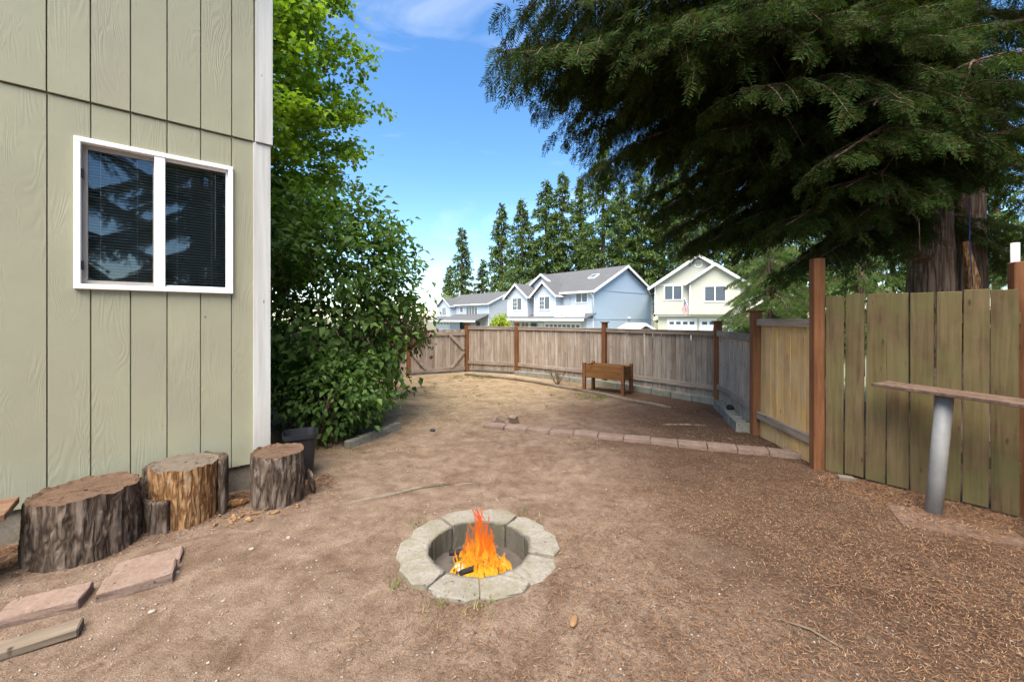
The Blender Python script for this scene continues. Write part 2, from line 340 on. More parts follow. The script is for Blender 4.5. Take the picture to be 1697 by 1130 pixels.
M['needles'] = mk_litter('fallen_needles', [(0.0,(0.05,0.03,0.02)), (0.35,(0.13,0.07,0.04)), (0.65,(0.23,0.12,0.065)), (0.9,(0.29,0.17,0.095)), (1.0,(0.38,0.27,0.17))])
M['small_stone'] = plain('buff_stone', (0.30,0.255,0.21), 0.85, 0.2, 30, 0.3)
M['straw'] = mk_litter('dry_straw', [(0.0,(0.20,0.13,0.06)), (0.4,(0.36,0.26,0.12)), (0.8,(0.50,0.39,0.20)), (1.0,(0.56,0.47,0.30))])
M['pebble'] = mk_litter('pebble_stone', [(0.0,(0.16,0.13,0.11)), (0.4,(0.30,0.26,0.22)), (0.75,(0.30,0.26,0.22)), (1.0,(0.38,0.35,0.31))])
def mk_dirt():
    t = NT('bare_dirt'); pos = t.node('ShaderNodeNewGeometry').outputs['Position']; x, y, z = t.sep(pos)
    n1 = t.noise(pos, 0.9, 5, 0.6, 0.4); n2 = t.noise(pos, 7, 6, 0.7, 0.3); n3 = t.noise(pos, 60, 5, 0.75); n4 = t.noise(pos, 200, 3, 0.7)
    bare = t.ramp(n2, [(0.3, (0.22,0.153,0.108)), (0.5, (0.31,0.224,0.163)), (0.72, (0.41,0.31,0.232))])
    need = t.ramp(n3, [(0.3, (0.075,0.048,0.033)), (0.5, (0.145,0.094,0.064)), (0.7, (0.235,0.158,0.105))])
    tan = t.ramp(n2, [(0.3, (0.38,0.275,0.165)), (0.55, (0.49,0.375,0.235)), (0.75, (0.56,0.45,0.30))])
    # needle litter lies under the big tree (towards +x), dry tan soil in the open far part of the yard
    mn = t.ramp(t.math('ADD', t.math('MULTIPLY', t.math('ADD', x, t.math('MULTIPLY', y, -0.06)), 0.30), t.math('MULTIPLY', n1, 0.9)), [(0.52, (0,0,0)), (0.95, (1,1,1))])
    mt = t.ramp(t.math('ADD', t.math('MULTIPLY', t.math('ADD', y, t.math('MULTIPLY', x, -0.7)), 0.10), t.math('MULTIPLY', n1, 0.35)), [(0.66, (0,0,0)), (0.98, (1,1,1))])
    c = t.mix(mt, bare, tan); c = t.mix(mn, c, need)
    c = t.mix(t.ramp(n4, [(0.40, (1,1,1)), (0.62, (0,0,0))]), c, t.mix(1.0, c, (0.55,0.5,0.47), 'MULTIPLY'))
    c = t.mix(t.ramp(n3, [(0.66, (0,0,0)), (0.74, (0.8,0.8,0.8))]), c, (0.46,0.38,0.31))
    st_ = t.noise(pos, 2.6, 6, 0.7, 0.8); c = t.mix(t.ramp(st_, [(0.44, (0,0,0)), (0.62, (0.85,0.85,0.85))]), c, t.mix(1.0, c, (0.66,0.60,0.56), 'MULTIPLY'))
    # beyond the fences: dull grass and gravel
    out = t.ramp(t.math('ADD', t.math('MULTIPLY', x, 0.682), t.math('MULTIPLY', y, 0.731)), [(0.0, (0,0,0)), (1.0, (1,1,1))])
    m = t.math('GREATER_THAN', t.math('ADD', t.math('MULTIPLY', x, 0.682), t.math('MULTIPLY', y, 0.731)), 9.5)
    c = t.mix(m, c, t.mix(n2, (0.10,0.11,0.05), (0.24,0.21,0.14)))
    h = t.math('ADD', t.math('ADD', n2, t.math('MULTIPLY', n3, 0.6)), t.math('MULTIPLY', n4, 0.35)); t.bump(h, 1.0, 0.025)
    return t.fin(c, 0.95, 0.1)
M['dirt'] = mk_dirt()

# ------------------------------------------------------------------ ground
PIT = (-0.207, 2.58)
FN = np.array((0.682, 0.731))
def gz(x, y):
    x = np.asarray(x, float); y = np.asarray(y, float)
    p = np.stack([x, y, np.zeros_like(x)], -1)
    near = np.exp(-((x/9)**2 + ((y-4)/9)**2))
    z = near*((fbm(p*0.8, 3, 5)-0.45)*0.06 + (fbm(p*6.0, 3, 9)-0.45)*0.022 + (fbm(p*22.0, 2, 12)-0.4)*0.008)
    r = np.hypot(x-PIT[0], y-PIT[1]); k = np.clip((0.405-r)/0.06, 0, 1); z = z*(1-k) - 0.25*k
    rim = np.clip(1-np.abs(r-0.56)/0.12, 0, 1); z = z*(1-0.7*rim) + 0.016*rim*(r > 0.41)
    s = x*FN[0] + y*FN[1] - 8.0; t = np.clip((s-1.0)/14.0, 0, 1); z = z*(1-t) - 1.2*t*t*(3-2*t)
    return z
def gz1(x, y): return float(gz(np.array([x]), np.array([y]))[0])
def axis(lo, hi, step, far, grow=1.22):
    a = list(np.arange(lo, hi+1e-6, step)); s = step; v = a[-1]
    while v < far: s *= grow; v += s; a.append(v)
    s = step; v = a[0]; pre = []
    while v > -far: s *= grow; v -= s; pre.append(v)
    return np.array(pre[::-1]+a)
gx = axis(-4.2, 4.2, 0.035, 900); gy = axis(1.0, 7.5, 0.035, 900)
GX, GY = np.meshgrid(gx, gy); GZ = gz(GX, GY); nx, ny = len(gx), len(gy)
ii = (np.arange(ny-1)[:,None]*nx + np.arange(nx-1)[None,:]).ravel()
gm = np_mesh('ground', np.stack([GX.ravel(), GY.ravel(), GZ.ravel()], 1), np.stack([ii, ii+1, ii+nx+1, ii+nx], 1), 4, M['dirt'], True)
tag(link('ground', gm), 'bare brown dirt yard strewn with needles', 'ground', kind='structure')

# ------------------------------------------------------------------ our house (sage siding, window, corner board)
C0 = Vector((-2.113, 3.544, 0)); HROT = math.atan2(-0.65, -0.76)     # local +x runs along the wall away from the corner, local +y is into the house?
# local frame: x along wall (w), z up, y = z cross x  -> points away from the yard or into it
wdir = Vector((-0.76, -0.65, 0)); ydir = Vector((0,0,1)).cross(wdir)   # (0.65,-0.76): outward, towards the yard
house = empty('house', C0, HROT)
tag(house, 'sage green two-storey house with vertical groove siding and white corner board', 'house')
SEAM = 2.945; SBOT = 0.225; HTOP = 5.0; HLEN = 9.0; HDEP = 8.0
WX0, WX1, WZ0, WZ1 = 0.275, 1.120, 1.68, 2.665        # window opening
edges = [0.100] + [0.256+0.203*i for i in range(44)]
edges = [e for e in edges if e < HLEN]
for i in range(len(edges)-1):
    a, b = edges[i]+0.0035, edges[i+1]-0.0035
    if b < WX0 or a > WX1: pcs = [[(a, SBOT), (b, SBOT), (b, SEAM-0.006), (a, SEAM-0.006)]]
    elif a < WX0: pcs = [[(a, SBOT), (b, SBOT), (b, WZ0), (WX0, WZ0), (WX0, WZ1), (b, WZ1), (b, SEAM-0.006), (a, SEAM-0.006)]]
    elif b > WX1: pcs = [[(a, SBOT), (b, SBOT), (b, SEAM-0.006), (a, SEAM-0.006), (a, WZ1), (WX1, WZ1), (WX1, WZ0), (a, WZ0)]]
    else: pcs = [[(a, SBOT), (b, SBOT), (b, WZ0), (a, WZ0)], [(a, WZ1), (b, WZ1), (b, SEAM-0.006), (a, SEAM-0.006)]]
    for pc in pcs: MB().prism([(x_, -0.016, z_) for x_, z_ in pc], (0, 0.016, 0)).build('siding_board', M['siding'], house, 0.0015 if i < 9 else 0)
    MB().box(a, b, -0.012, 0.014, SEAM+0.004, HTOP).build('siding_board', M['siding'], house, 0.0015 if i < 9 else 0)
mb = MB()   # sheathing behind the grooves, with the window opening
mb.box(0.01, HLEN, -0.05, -0.0165, SBOT+0.01, WZ0); mb.box(0.01, HLEN, -0.05, -0.0165, WZ1, HTOP)
mb.box(0.01, WX0, -0.05, -0.0165, WZ0, WZ1); mb.box(WX1, HLEN, -0.05, -0.0165, WZ0, WZ1)
mb.build('sheathing', M['siding'], house)
MB().box(-0.02, 0.105, -0.02, 0.030, SBOT-0.06, SEAM-0.012).box(-0.02, 0.002, -0.14, -0.02, SBOT-0.06, SEAM-0.012).build('corner_trim', M['trim'], house, 0.002)
MB().box(-0.034, 0.092, -0.02, 0.046, SEAM-0.006, HTOP).box(-0.034, 0.0, -0.14, -0.02, SEAM-0.006, HTOP).build('corner_trim', M['trim'], house, 0.002)
MB().box(0.0, HLEN, -HDEP, -0.03, -0.3, SBOT+0.012).build('foundation', M['found'], house)
# the other outer walls and the roof
mb = MB(); mb.box(0.0, 0.03, -HDEP, -0.05, SBOT+0.013, HTOP); mb.box(HLEN, HLEN+0.03, -HDEP, 0.0, SBOT+0.013, HTOP); mb.box(0.03, HLEN, -HDEP, -HDEP+0.03, SBOT+0.013, HTOP)
mb.build('outer_wall', M['siding'], house)
mb = MB(); mb.prism([(-0.15, 0.35, HTOP-0.05), (-0.15, -HDEP/2, HTOP+1.6), (-0.15, -HDEP-0.35, HTOP-0.05), (-0.15, -HDEP/2, HTOP+1.4)], (HLEN+0.4, 0, 0))
M['roof'] = plain('grey_asphalt_shingle', (0.13,0.13,0.13), 0.9, 0.1, 1.5, 0.35, 0.4, 12)
mb.build('roof', M['roof'], house)
# room behind the window
mb = MB(); mb.box(0.05, 3.2, -3.0, -2.97, 0.4, 2.9); mb.box(0.04, 0.05, -3.0, -0.06, 0.4, 2.9); mb.box(3.2, 3.22, -3.0, -0.06, 0.4, 2.9); mb.box(0.05, 3.2, -3.0, -0.06, 0.38, 0.4); mb.box(0.05, 3.2, -3.0, -0.06, 2.9, 2.92)
mb.build('room_wall', M['room'], house)
# window
F0, F1, G0, G1 = 0.247, 1.148, 1.653, 2.692
mb = MB(); fw = 0.034
mb.box(F0, F1, -0.06, 0.026, G1-fw, G1); mb.box(F0, F1, -0.06, 0.030, G0, G0+fw); mb.box(F0, F0+fw, -0.06, 0.026, G0+fw, G1-fw); mb.box(F1-fw, F1, -0.06, 0.026, G0+fw, G1-fw)
mb.box(0.672, 0.735, -0.06, 0.022, G0+fw, G1-fw)
win = mb.build('window', M['vinyl'], house, 0.003)
win['label'] = 'white framed slider window with horizontal blinds'
mb = MB(); s0, s1, t0, t1 = 0.735, F1-fw, G0+fw, G1-fw; q = 0.030
mb.box(s0, s1, -0.055, -0.025, t1-q, t1); mb.box(s0, s1, -0.055, -0.025, t0, t0+q); mb.box(s1-q, s1, -0.055, -0.025, t0+q, t1-q); mb.box(s0, s0+0.008, -0.055, -0.025, t0+q, t1-q)
mb.build('sash', M['sash_grey'], win, 0.002)
mb = MB(); mb.box(F0+fw, 0.672, -0.03, -0.005, t1-0.016, t1); mb.box(F0+fw, 0.672, -0.03, -0.005, t0, t0+0.016); mb.box(F0+fw, F0+fw+0.014, -0.03, -0.005, t0+0.016, t1-0.016); mb.build('sash', M['vinyl'], win, 0.002)
MB().box(s0+0.008, s1-q, -0.042, -0.038, t0+q, t1-q).build('pane', M['glass'], win)
MB().box(F0+fw+0.014, 0.672, -0.021, -0.017, t0+0.016, t1-0.016).build('pane', M['glass'], win)
MB().box(F1-fw-0.012, F1-fw-0.001, -0.02, 0.012, t0+0.1, t0+0.16).box(F1-fw-0.012, F1-fw-0.001, -0.02, 0.012, t1-0.24, t1-0.18).build('latch', M['black'], win)
for (a, b) in ((F0+fw+0.01, 0.69), (0.74, s1)):
    mb = MB(); z = t0+0.02
    while z < t1-0.01:
        mb.prism([(a, -0.085, z), (a, -0.102, z+0.0125), (a, -0.1025, z+0.0117), (a, -0.0855, z-0.0008)], (b-a, 0, 0)); z += 0.0215
    mb.box(a, b, -0.115, -0.08, t1-0.012, t1+0.015)
    mb.build('blind', M['blind'], win)
    mb = MB()
    for cx in (a+0.09, b-0.09): mb.box(cx, cx+0.003, -0.082, -0.080, t0+0.02, t1)
    if a < 0.5: mb.box(a+0.065, a+0.071, -0.079, -0.073, t0+0.25, t1-0.01)
    mb.build('blind_cord', M['vinyl'], win)

# ------------------------------------------------------------------ fences
def board_meshes(prefix, w, t, h, mat, n=3):
    out = []
    for k in range(n):
        out.append(MB().box(-w/2, w/2, -t/2, t/2, 0, h).mesh(prefix, mat, 0.003))
    return out
def fence_run(th, P, Q, zb, zt, pitch, bw, t, mat, jit=0.01, name='board', off=0.0, seed=1, lean=0.006):
    """boards between ground points P and Q; th sits at the world origin"""
    rnd = random.Random(seed); P = Vector((P[0],P[1],0)); Q = Vector((Q[0],Q[1],0)); d = Q-P; L = d.length; d.normalize(); ang = math.atan2(d.y, d.x)
    n = max(1, round(L/pitch)); pt = L/n; nrm = Vector((-d.y, d.x, 0)); meshes = board_meshes(name, bw*pt/pitch, t, zt-zb, mat)
    for i in range(n):
        c = P + d*(pt*(i+0.5)) + nrm*(off+rnd.uniform(-0.003,0.003))
        link(name, meshes[i % 3], th, (c.x, c.y, zb+rnd.uniform(-jit,jit)), (rnd.uniform(-lean,lean), rnd.uniform(-lean,lean)*0.7, ang+rnd.uniform(-0.01,0.01)), (rnd.uniform(0.96,1.0), 1, 1))
def rail(th, P, Q, z, w, t, mat, off=0.0, name='rail', z2=None):
    P = Vector((P[0],P[1],z)); Q = Vector((Q[0],Q[1],z if z2 is None else z2)); d = (Q-P); L = d.length; ang = math.atan2(d.y, d.x); n = Vector((-math.sin(ang), math.cos(ang), 0))
    c = P + n*off
    return link(name, MB().box(0, L, -t/2, t/2, -w/2, w/2).mesh(name, mat, 0.004), th, c, (0, -math.asin((Q.z-P.z)/L), ang))
def post(th, x, y, z0, z1, w, ang, mat, cap=True, d=None, lean=(0,0)):
    d = d or w
    o = link('post', MB().box(-w/2, w/2, -d/2, d/2, z0, z1).mesh('post', mat, 0.005), th, (x, y, 0), (lean[0], lean[1], ang))
    return o
B3, B2, B1, B0 = (3.52,7.0), (2.04,8.96), (0.15,10.7), (-1.22,11.3)
bang = math.atan2(B2[1]-B3[1], B2[0]-B3[0])
bf = empty('board_fence'); tag(bf, 'long grey weathered board fence with orange-brown posts behind the raised planter', 'fence')
sd_ = 1
for (p, q) in ((B1,B0),(B2,B1),(B3,B2)):
    fence_run(bf, p, q, 0.07, 1.215, 0.098, 0.094, 0.018, M['fence_grey'], 0.012, seed=sd_); sd_ += 1
    rail(bf, p, q, 1.19, 0.065, 0.035, M['rail_grey'], 0.028); rail(bf, p, q, 0.26, 0.085, 0.035, M['rail_grey'], 0.028)
    rail(bf, p, q, 1.232, 0.022, 0.09, M['rail_grey'], 0.01, 'cap_rail')
for (x, y), zt, an in ((B0,1.31,bang+0.1),(B1,1.33,bang),(B2,1.36,bang),(B3,1.39,bang)):
    dirn = Vector((-0.70,-0.71,0))
    post(bf, x+dirn.x*0.03, y+dirn.y*0.03, -0.1, zt, 0.10, an, M['post'])
    link('post_cap', MB().box(-0.075,0.075,-0.075,0.075,0,0.022).mesh('post_cap', M['post'], 0.004), bf, (x+dirn.x*0.03, y+dirn.y*0.03, zt+0.0005), (0,0,an))
# low concrete footing blocks under the back fence: each a block
k = 0
for (p, q, n, lab) in ((B3,B2,6,'a'),(B2,B1,6,'b')):
    for i in range(n):
        a = Vector(p).lerp(Vector(q), (i+0.5)/n); an = math.atan2(q[1]-p[1], q[0]-p[0])
        L = (Vector(q)-Vector(p)).length/n-0.01
        o = MB().box(-L/2, L/2, -0.09, 0.09, -0.06, 0.115).build('concrete_block', M['cinder'], None, 0.006, (a.x-0.70*0.045, a.y-0.71*0.045, gz1(a.x,a.y)+random.uniform(-0.012,0.004)), (0,random.uniform(-.01,.01),an+random.uniform(-.02,.02)))
        tag(o, 'low grey concrete footing block under the weathered back fence', 'block', 'footing blocks along the back fence')
# garden gate with diagonal braces, and the fence beyond the bush
GL, GR = (-2.58,10.52), (-1.30,11.22)
gt = empty('garden_gate'); tag(gt, 'grey board garden gate with diagonal corner braces between orange posts', 'gate')
fence_run(gt, GL, GR, 0.08, 1.16, 0.103, 0.099, 0.018, M['fence_grey'], 0.012, seed=11)
ga = math.atan2(GR[1]-GL[1], GR[0]-GL[0]); gd = Vector((math.cos(ga), math.sin(ga), 0)); gn = Vector((math.sin(ga), -math.cos(ga), 0))
rail(gt, GL, GR, 1.04, 0.09, 0.035, M['rail_grey'], -0.028); rail(gt, GL, GR, 0.10, 0.09, 0.035, M['rail_grey'], -0.028)
GLEN = (Vector(GR)-Vector(GL)).length
def brace(u0, z0, u1, z1):
    a = Vector((GL[0],GL[1],0))+gd*u0+gn*0.05; b = Vector((GL[0],GL[1],0))+gd*u1+gn*0.05
    MB().bar((a.x,a.y,z0),(b.x,b.y,z1),0.03,0.075).build('brace', M['rail_grey'], gt, 0.003)
brace(GLEN-0.42,1.0,GLEN-0.03,0.62); brace(GLEN-0.40,0.13,GLEN-0.03,0.55); brace(0.03,0.55,0.36,0.14); brace(0.03,0.72,0.36,1.02)
post(gt, GL[0]-0.06, GL[1]-0.03, -0.1, 1.22, 0.10, ga, M['post'])
lf = empty('board_fence'); tag(lf, 'board fence with a lower row of pale boards reached past the leafy bush', 'fence')
fence_run(lf, (-7.5,10.4), (-2.72,10.5), 0.42, 1.2, 0.103, 0.099, 0.018, M['fence_grey'], seed=12)
fence_run(lf, (-7.5,10.37), (-2.72,10.47), 0.0, 0.38, 0.103, 0.099, 0.018, M['fence_side'], seed=13)
rail(lf, (-7.5,10.33), (-2.72,10.43), 0.40, 0.07, 0.04, M['rail_grey'])
# side fence: silvered stretch, golden panel, mossy panel
S0, S1, S2 = (3.50,6.92), (3.085,5.16), (2.975,4.03)
sf = empty('board_fence'); tag(sf, 'silvery board fence stretch behind the hollow concrete blocks', 'fence')
fence_run(sf, S0, S1, 0.08, 1.245, 0.115, 0.111, 0.018, M['fence_side'], seed=21)
rail(sf, S0, S1, 1.20, 0.10, 0.035, M['rail_grey'], -0.028); rail(sf, S0, S1, 0.30, 0.085, 0.035, M['rail_grey'], -0.028)
post(sf, S1[0]-0.02, S1[1]-0.0, -0.1, 1.53, 0.11, 1.4, M['post'])
link('post_cap', MB().box(-0.08,0.08,-0.08,0.08,0,0.024).mesh('post_cap', M['post'], 0.004), sf, (S1[0]-0.02, S1[1], 1.5305), (0,0,1.4))
gf = empty('fence_panel'); tag(gf, 'short fence panel of golden yellow boards beside the tall orange post', 'fence')
S1b = (3.075,5.08)
fence_run(gf, S1b, S2, 0.0, 1.40, 0.138, 0.135, 0.018, M['fence_gold'], seed=22)
rail(gf, S1b, S2, 1.405, 0.085, 0.038, M['rail_grey'], -0.03); rail(gf, S1b, S2, 0.26, 0.085, 0.038, M['rail_grey'], -0.03)
post(gf, 2.955, 3.975, -0.1, 2.03, 0.085, 1.45, M['post'], d=0.10)
mf = empty('fence_panel'); tag(mf, 'green mossy panel of wide gapped boards behind the pipe table', 'fence')
N0, N1 = (2.992,3.925), (3.70,2.985)
fence_run(mf, N0, N1, 0.015, 1.672, 0.147, 0.139, 0.02, M['fence_green'], 0.012, seed=31, lean=0.01)
rail(mf, N0, N1, 1.45, 0.085, 0.04, M['fence_green'], 0.032); rail(mf, N0, N1, 0.35, 0.085, 0.04, M['fence_green'], 0.032)
pf = empty('fence_panel'); tag(pf, 'brown board fence with post and white pipe at the end of the mossy panel', 'fence')
post(pf, 3.775, 3.04, -0.1, 1.87, 0.11, 1.0, M['post'])
fence_run(pf, (3.70,2.95), (3.86,0.2), 0.02, 1.66, 0.14, 0.136, 0.02, M['fence_gold'], seed=32)
rail(pf, (3.70,2.95), (3.86,0.2), 1.40, 0.085, 0.04, M['rail_grey'], 0.03)
MB().tube([(3.80,3.10,1.3),(3.80,3.10,2.02)], 0.024, 10).build('pipe', M['pvc'], pf)

# ------------------------------------------------------------------ fire pit
def rough_block(pts, z0, z1, mat, name, seed):
    """prism with broken top edge: polygon in plan, bevelled and jittered"""
    bm = bmesh.new(); vs = [bm.verts.new((x,y,z0)) for x,y in pts]; f = bm.faces.new(vs); r = bmesh.ops.extrude_face_region(bm, geom=[f])
    bmesh.ops.translate(bm, verts=[v for v in r['geom'] if isinstance(v, bmesh.types.BMVert)], vec=(0,0,z1-z0)); bmesh.ops.recalc_face_normals(bm, faces=bm.faces)
    bmesh.ops.bevel(bm, geom=list(bm.edges), offset=0.008, segments=2, affect='EDGES', profile=0.5)
    bmesh.ops.triangulate(bm, faces=[f for f in bm.faces if len(f.verts) > 4]); 
    bmesh.ops.subdivide_edges(bm, edges=[e for e in bm.edges if e.calc_length() > 0.05], cuts=2, use_grid_fill=True)
    bmesh.ops.triangulate(bm, faces=bm.faces)
    rr = random.Random(seed)
    for v in bm.verts: v.co += Vector((rr.uniform(-1,1), rr.uniform(-1,1), rr.uniform(-1,1)))*0.0028
    me = bpy.data.meshes.new(name); bm.to_mesh(me); bm.free(); me.materials.append(mat)
    return me
pit = empty('fire_pit', (PIT[0], PIT[1], 0)); tag(pit, 'round sunken fire pit ringed with grey concrete wall blocks', 'fire pit')
for k in range(10):
    a0 = 2*math.pi*(k+0.12)/10; h = 2*math.pi/20; ri, ro = 0.312, 0.495
    g = 0.008
    def P(r, a): return (r*math.cos(a), r*math.sin(a))
    pts = [P(ri/math.cos(h*0.5)*0.985, a0-h+g*1.4), P(ri*1.0, a0), P(ri/math.cos(h*0.5)*0.985, a0+h-g*1.4), P(ro*0.955, a0+h-g*0.9), P(ro*1.02, a0+h*0.5), P(ro*1.02, a0-h*0.5), P(ro*0.955, a0-h+g*0.9)]
    me = rough_block(pts, -0.25, 0.0, M['block'], 'block', 100+k)
    link('block', me, pit, (0,0,0.024+random.uniform(-0.007,0.007)), (random.uniform(-.025,.025), random.uniform(-.025,.025), random.uniform(-.02,.02)))
# ash bed and burning sticks
an_ = np.linspace(0, 2*np.pi, 33)[:-1]; rr_ = np.linspace(0, 0.315, 14)
AX = (rr_[:,None]*np.cos(an_)[None,:]); AY = (rr_[:,None]*np.sin(an_)[None,:]); AZ = -0.165 + 0.06*fbm(np.stack([AX*9,AY*9,AX*0],-1),4,3) + 0.03*(1-(rr_/0.315)**2)[:,None]
vi = np.arange(13*32).reshape(13,32); q = np.stack([vi, np.roll(vi,-1,1), np.roll(vi,-1,1)+32, vi+32], -1).reshape(-1,4)
tag(link('ash_bed', np_mesh('ash_bed', np.stack([AX.ravel(),AY.ravel(),AZ.ravel()],1), q, 4, M['ash'], True), None, (PIT[0],PIT[1],0)), 'bed of dark ash and debris in the fire pit', 'ash', kind='stuff')
rs = random.Random(4)
for k in range(16):
    a = rs.uniform(0, 6.28); r = rs.uniform(0.03,0.2); b = a+rs.uniform(1.8,4.2); r2 = rs.uniform(0.08,0.24); z = -0.13
    p = Vector((r*math.cos(a), r*math.sin(a), z+rs.uniform(0,0.05))); q_ = Vector((r2*math.cos(b), r2*math.sin(b), z+rs.uniform(0,0.10))); m_ = (p+q_)/2+Vector((0,0,rs.uniform(0,0.02)))
    rad = rs.uniform(0.008,0.022)
    o = MB().tube([p,m_,q_],[rad,rad*0.95,rad*0.8],7).build('firewood_stick', M['char'] if k % 4 else M['rot'], None, 0, (PIT[0],PIT[1],0)); 
    tag(o, 'charred stick lying in the ash of the fire pit' if k % 4 else 'brown half burnt stick in the ash of the fire pit', 'stick', 'charred sticks in the fire pit' if k % 4 else 'brown sticks in the fire pit')
def lump(name, size, mat, loc, seed, squash=0.6, sub=2, amp=0.35, parent=None, rot=(0,0,0)):
    bm = bmesh.new(); bmesh.ops.create_icosphere(bm, subdivisions=sub, radius=1.0)
    co = np.array([v.co[:] for v in bm.verts]); n = fbm(co*1.4+seed*7.3, 3, seed)-0.45
    for v, k in zip(bm.verts, n): v.co = Vector((v.co.x*size[0], v.co.y*size[1], v.co.z*size[2]))*(1+amp*2*k)
    me = bpy.data.meshes.new(name); bm.to_mesh(me); bm.free(); me.materials.append(mat)
    for p in me.polygons: p.use_smooth = True
    return link(name, me, parent, loc, rot)
tag(lump('ash_lump', (0.035,0.028,0.025), M['white_ash'], (PIT[0]-0.11,PIT[1]-0.05,-0.085), 3), 'white burnt lump in the fire pit ashes', 'ash')
# flame
def mk_flame():
    t = NT('flame'); t.n.remove(t.b); tcx = t.node('ShaderNodeTexCoord'); x, y, z = t.sep(tcx.outputs['Object'])
    v = t.node('ShaderNodeMapping'); v.inputs['Scale'].default_value = (22,22,9); t.l.new(tcx.outputs['Object'], v.inputs['Vector']); n = t.noise(v.outputs[0], 1.0, 4, 0.65, 1.2)
    hh = t.math('ADD', t.math('MULTIPLY', t.math('ADD', z, 0.13), 1.55), t.math('MULTIPLY', t.math('SUBTRACT', n, 0.5), 1.1))
    col = t.ramp(hh, [(0.0,(1.0,0.62,0.06)), (0.16,(1.0,0.42,0.03)), (0.34,(1.0,0.21,0.02)), (0.6,(1.0,0.13,0.025)), (0.9,(0.9,0.16,0.08))])
    e = t.node('ShaderNodeEmission'); t.l.new(col, e.inputs['Color']); t.l.new(t.math('MULTIPLY', t.ramp(hh, [(0.0,(1,1,1)), (0.35,(0.55,0.55,0.55)), (0.8,(0.6,0.6,0.6))]), 0.36), e.inputs['Strength'])
    lw = t.node('ShaderNodeLayerWeight'); lw.inputs['Blend'].default_value = 0.35
    al = t.math('MULTIPLY', t.ramp(n, [(0.42,(0.0,0.0,0.0)), (0.56,(1,1,1))]), t.math('POWER', t.math('SUBTRACT', 1.0, lw.outputs['Facing']), 1.6))
    al = t.math('MULTIPLY', al, t.ramp(z, [(0.0,(1,1,1)), (0.24,(0.75,0.75,0.75)), (0.42,(0.3,0.3,0.3))]))
    tr = t.node('ShaderNodeBsdfTransparent'); ms = t.node('ShaderNodeMixShader'); t.l.new(al, ms.inputs[0]); t.l.new(tr.outputs[0], ms.inputs[1]); t.l.new(e.outputs[0], ms.inputs[2]); t.l.new(ms.outputs[0], t.out.inputs[0])
    return t.m
M['flame'] = mk_flame()
fl = MB(); rs = random.Random(9)
def tongue(x, y, h, w, z0, sway):
    n = 9; pts = []; rad = []
    ph = rs.uniform(0,6.28); ph2 = rs.uniform(0,6.28)
    for i in range(n):
        s = i/(n-1); pts.append((x*(1-0.35*s)+sway*s*s+0.018*math.sin(ph+s*7)*s, y*(1-0.35*s)+0.018*math.sin(ph2+s*6)*s, z0+h*s)); rad.append(max(0.0012, w*(0.55+0.9*s)*(1-s)**0.8 if s > 0.0 else w*0.45))
    fl.tube(pts, rad, 8, False)
for k in range(16): tongue(rs.gauss(0.03,0.03), rs.gauss(0.0,0.035), rs.uniform(0.26,0.44), rs.uniform(0.016,0.036), -0.11, rs.uniform(-0.06,0.04))
for k in range(95):
    a = rs.uniform(0,6.28); r = 0.20*math.sqrt(rs.random()); tongue(r*math.cos(a)+0.01, r*math.sin(a)*0.8-0.05, rs.uniform(0.05,0.16), rs.uniform(0.010,0.026), -0.12, rs.uniform(-0.04,0.04))
for k in range(26):
    a = rs.uniform(0,6.28); tongue(0.10*math.cos(a)+0.01, 0.09*math.sin(a)-0.04, rs.uniform(0.14,0.27), rs.uniform(0.014,0.032), -0.11, rs.uniform(-0.04,0.04))
o = fl.build('flame', M['flame'], None, 0, (PIT[0]+0.0, PIT[1]+0.0, 0)); tag(o, 'orange and yellow flames rising out of the fire pit', 'fire')

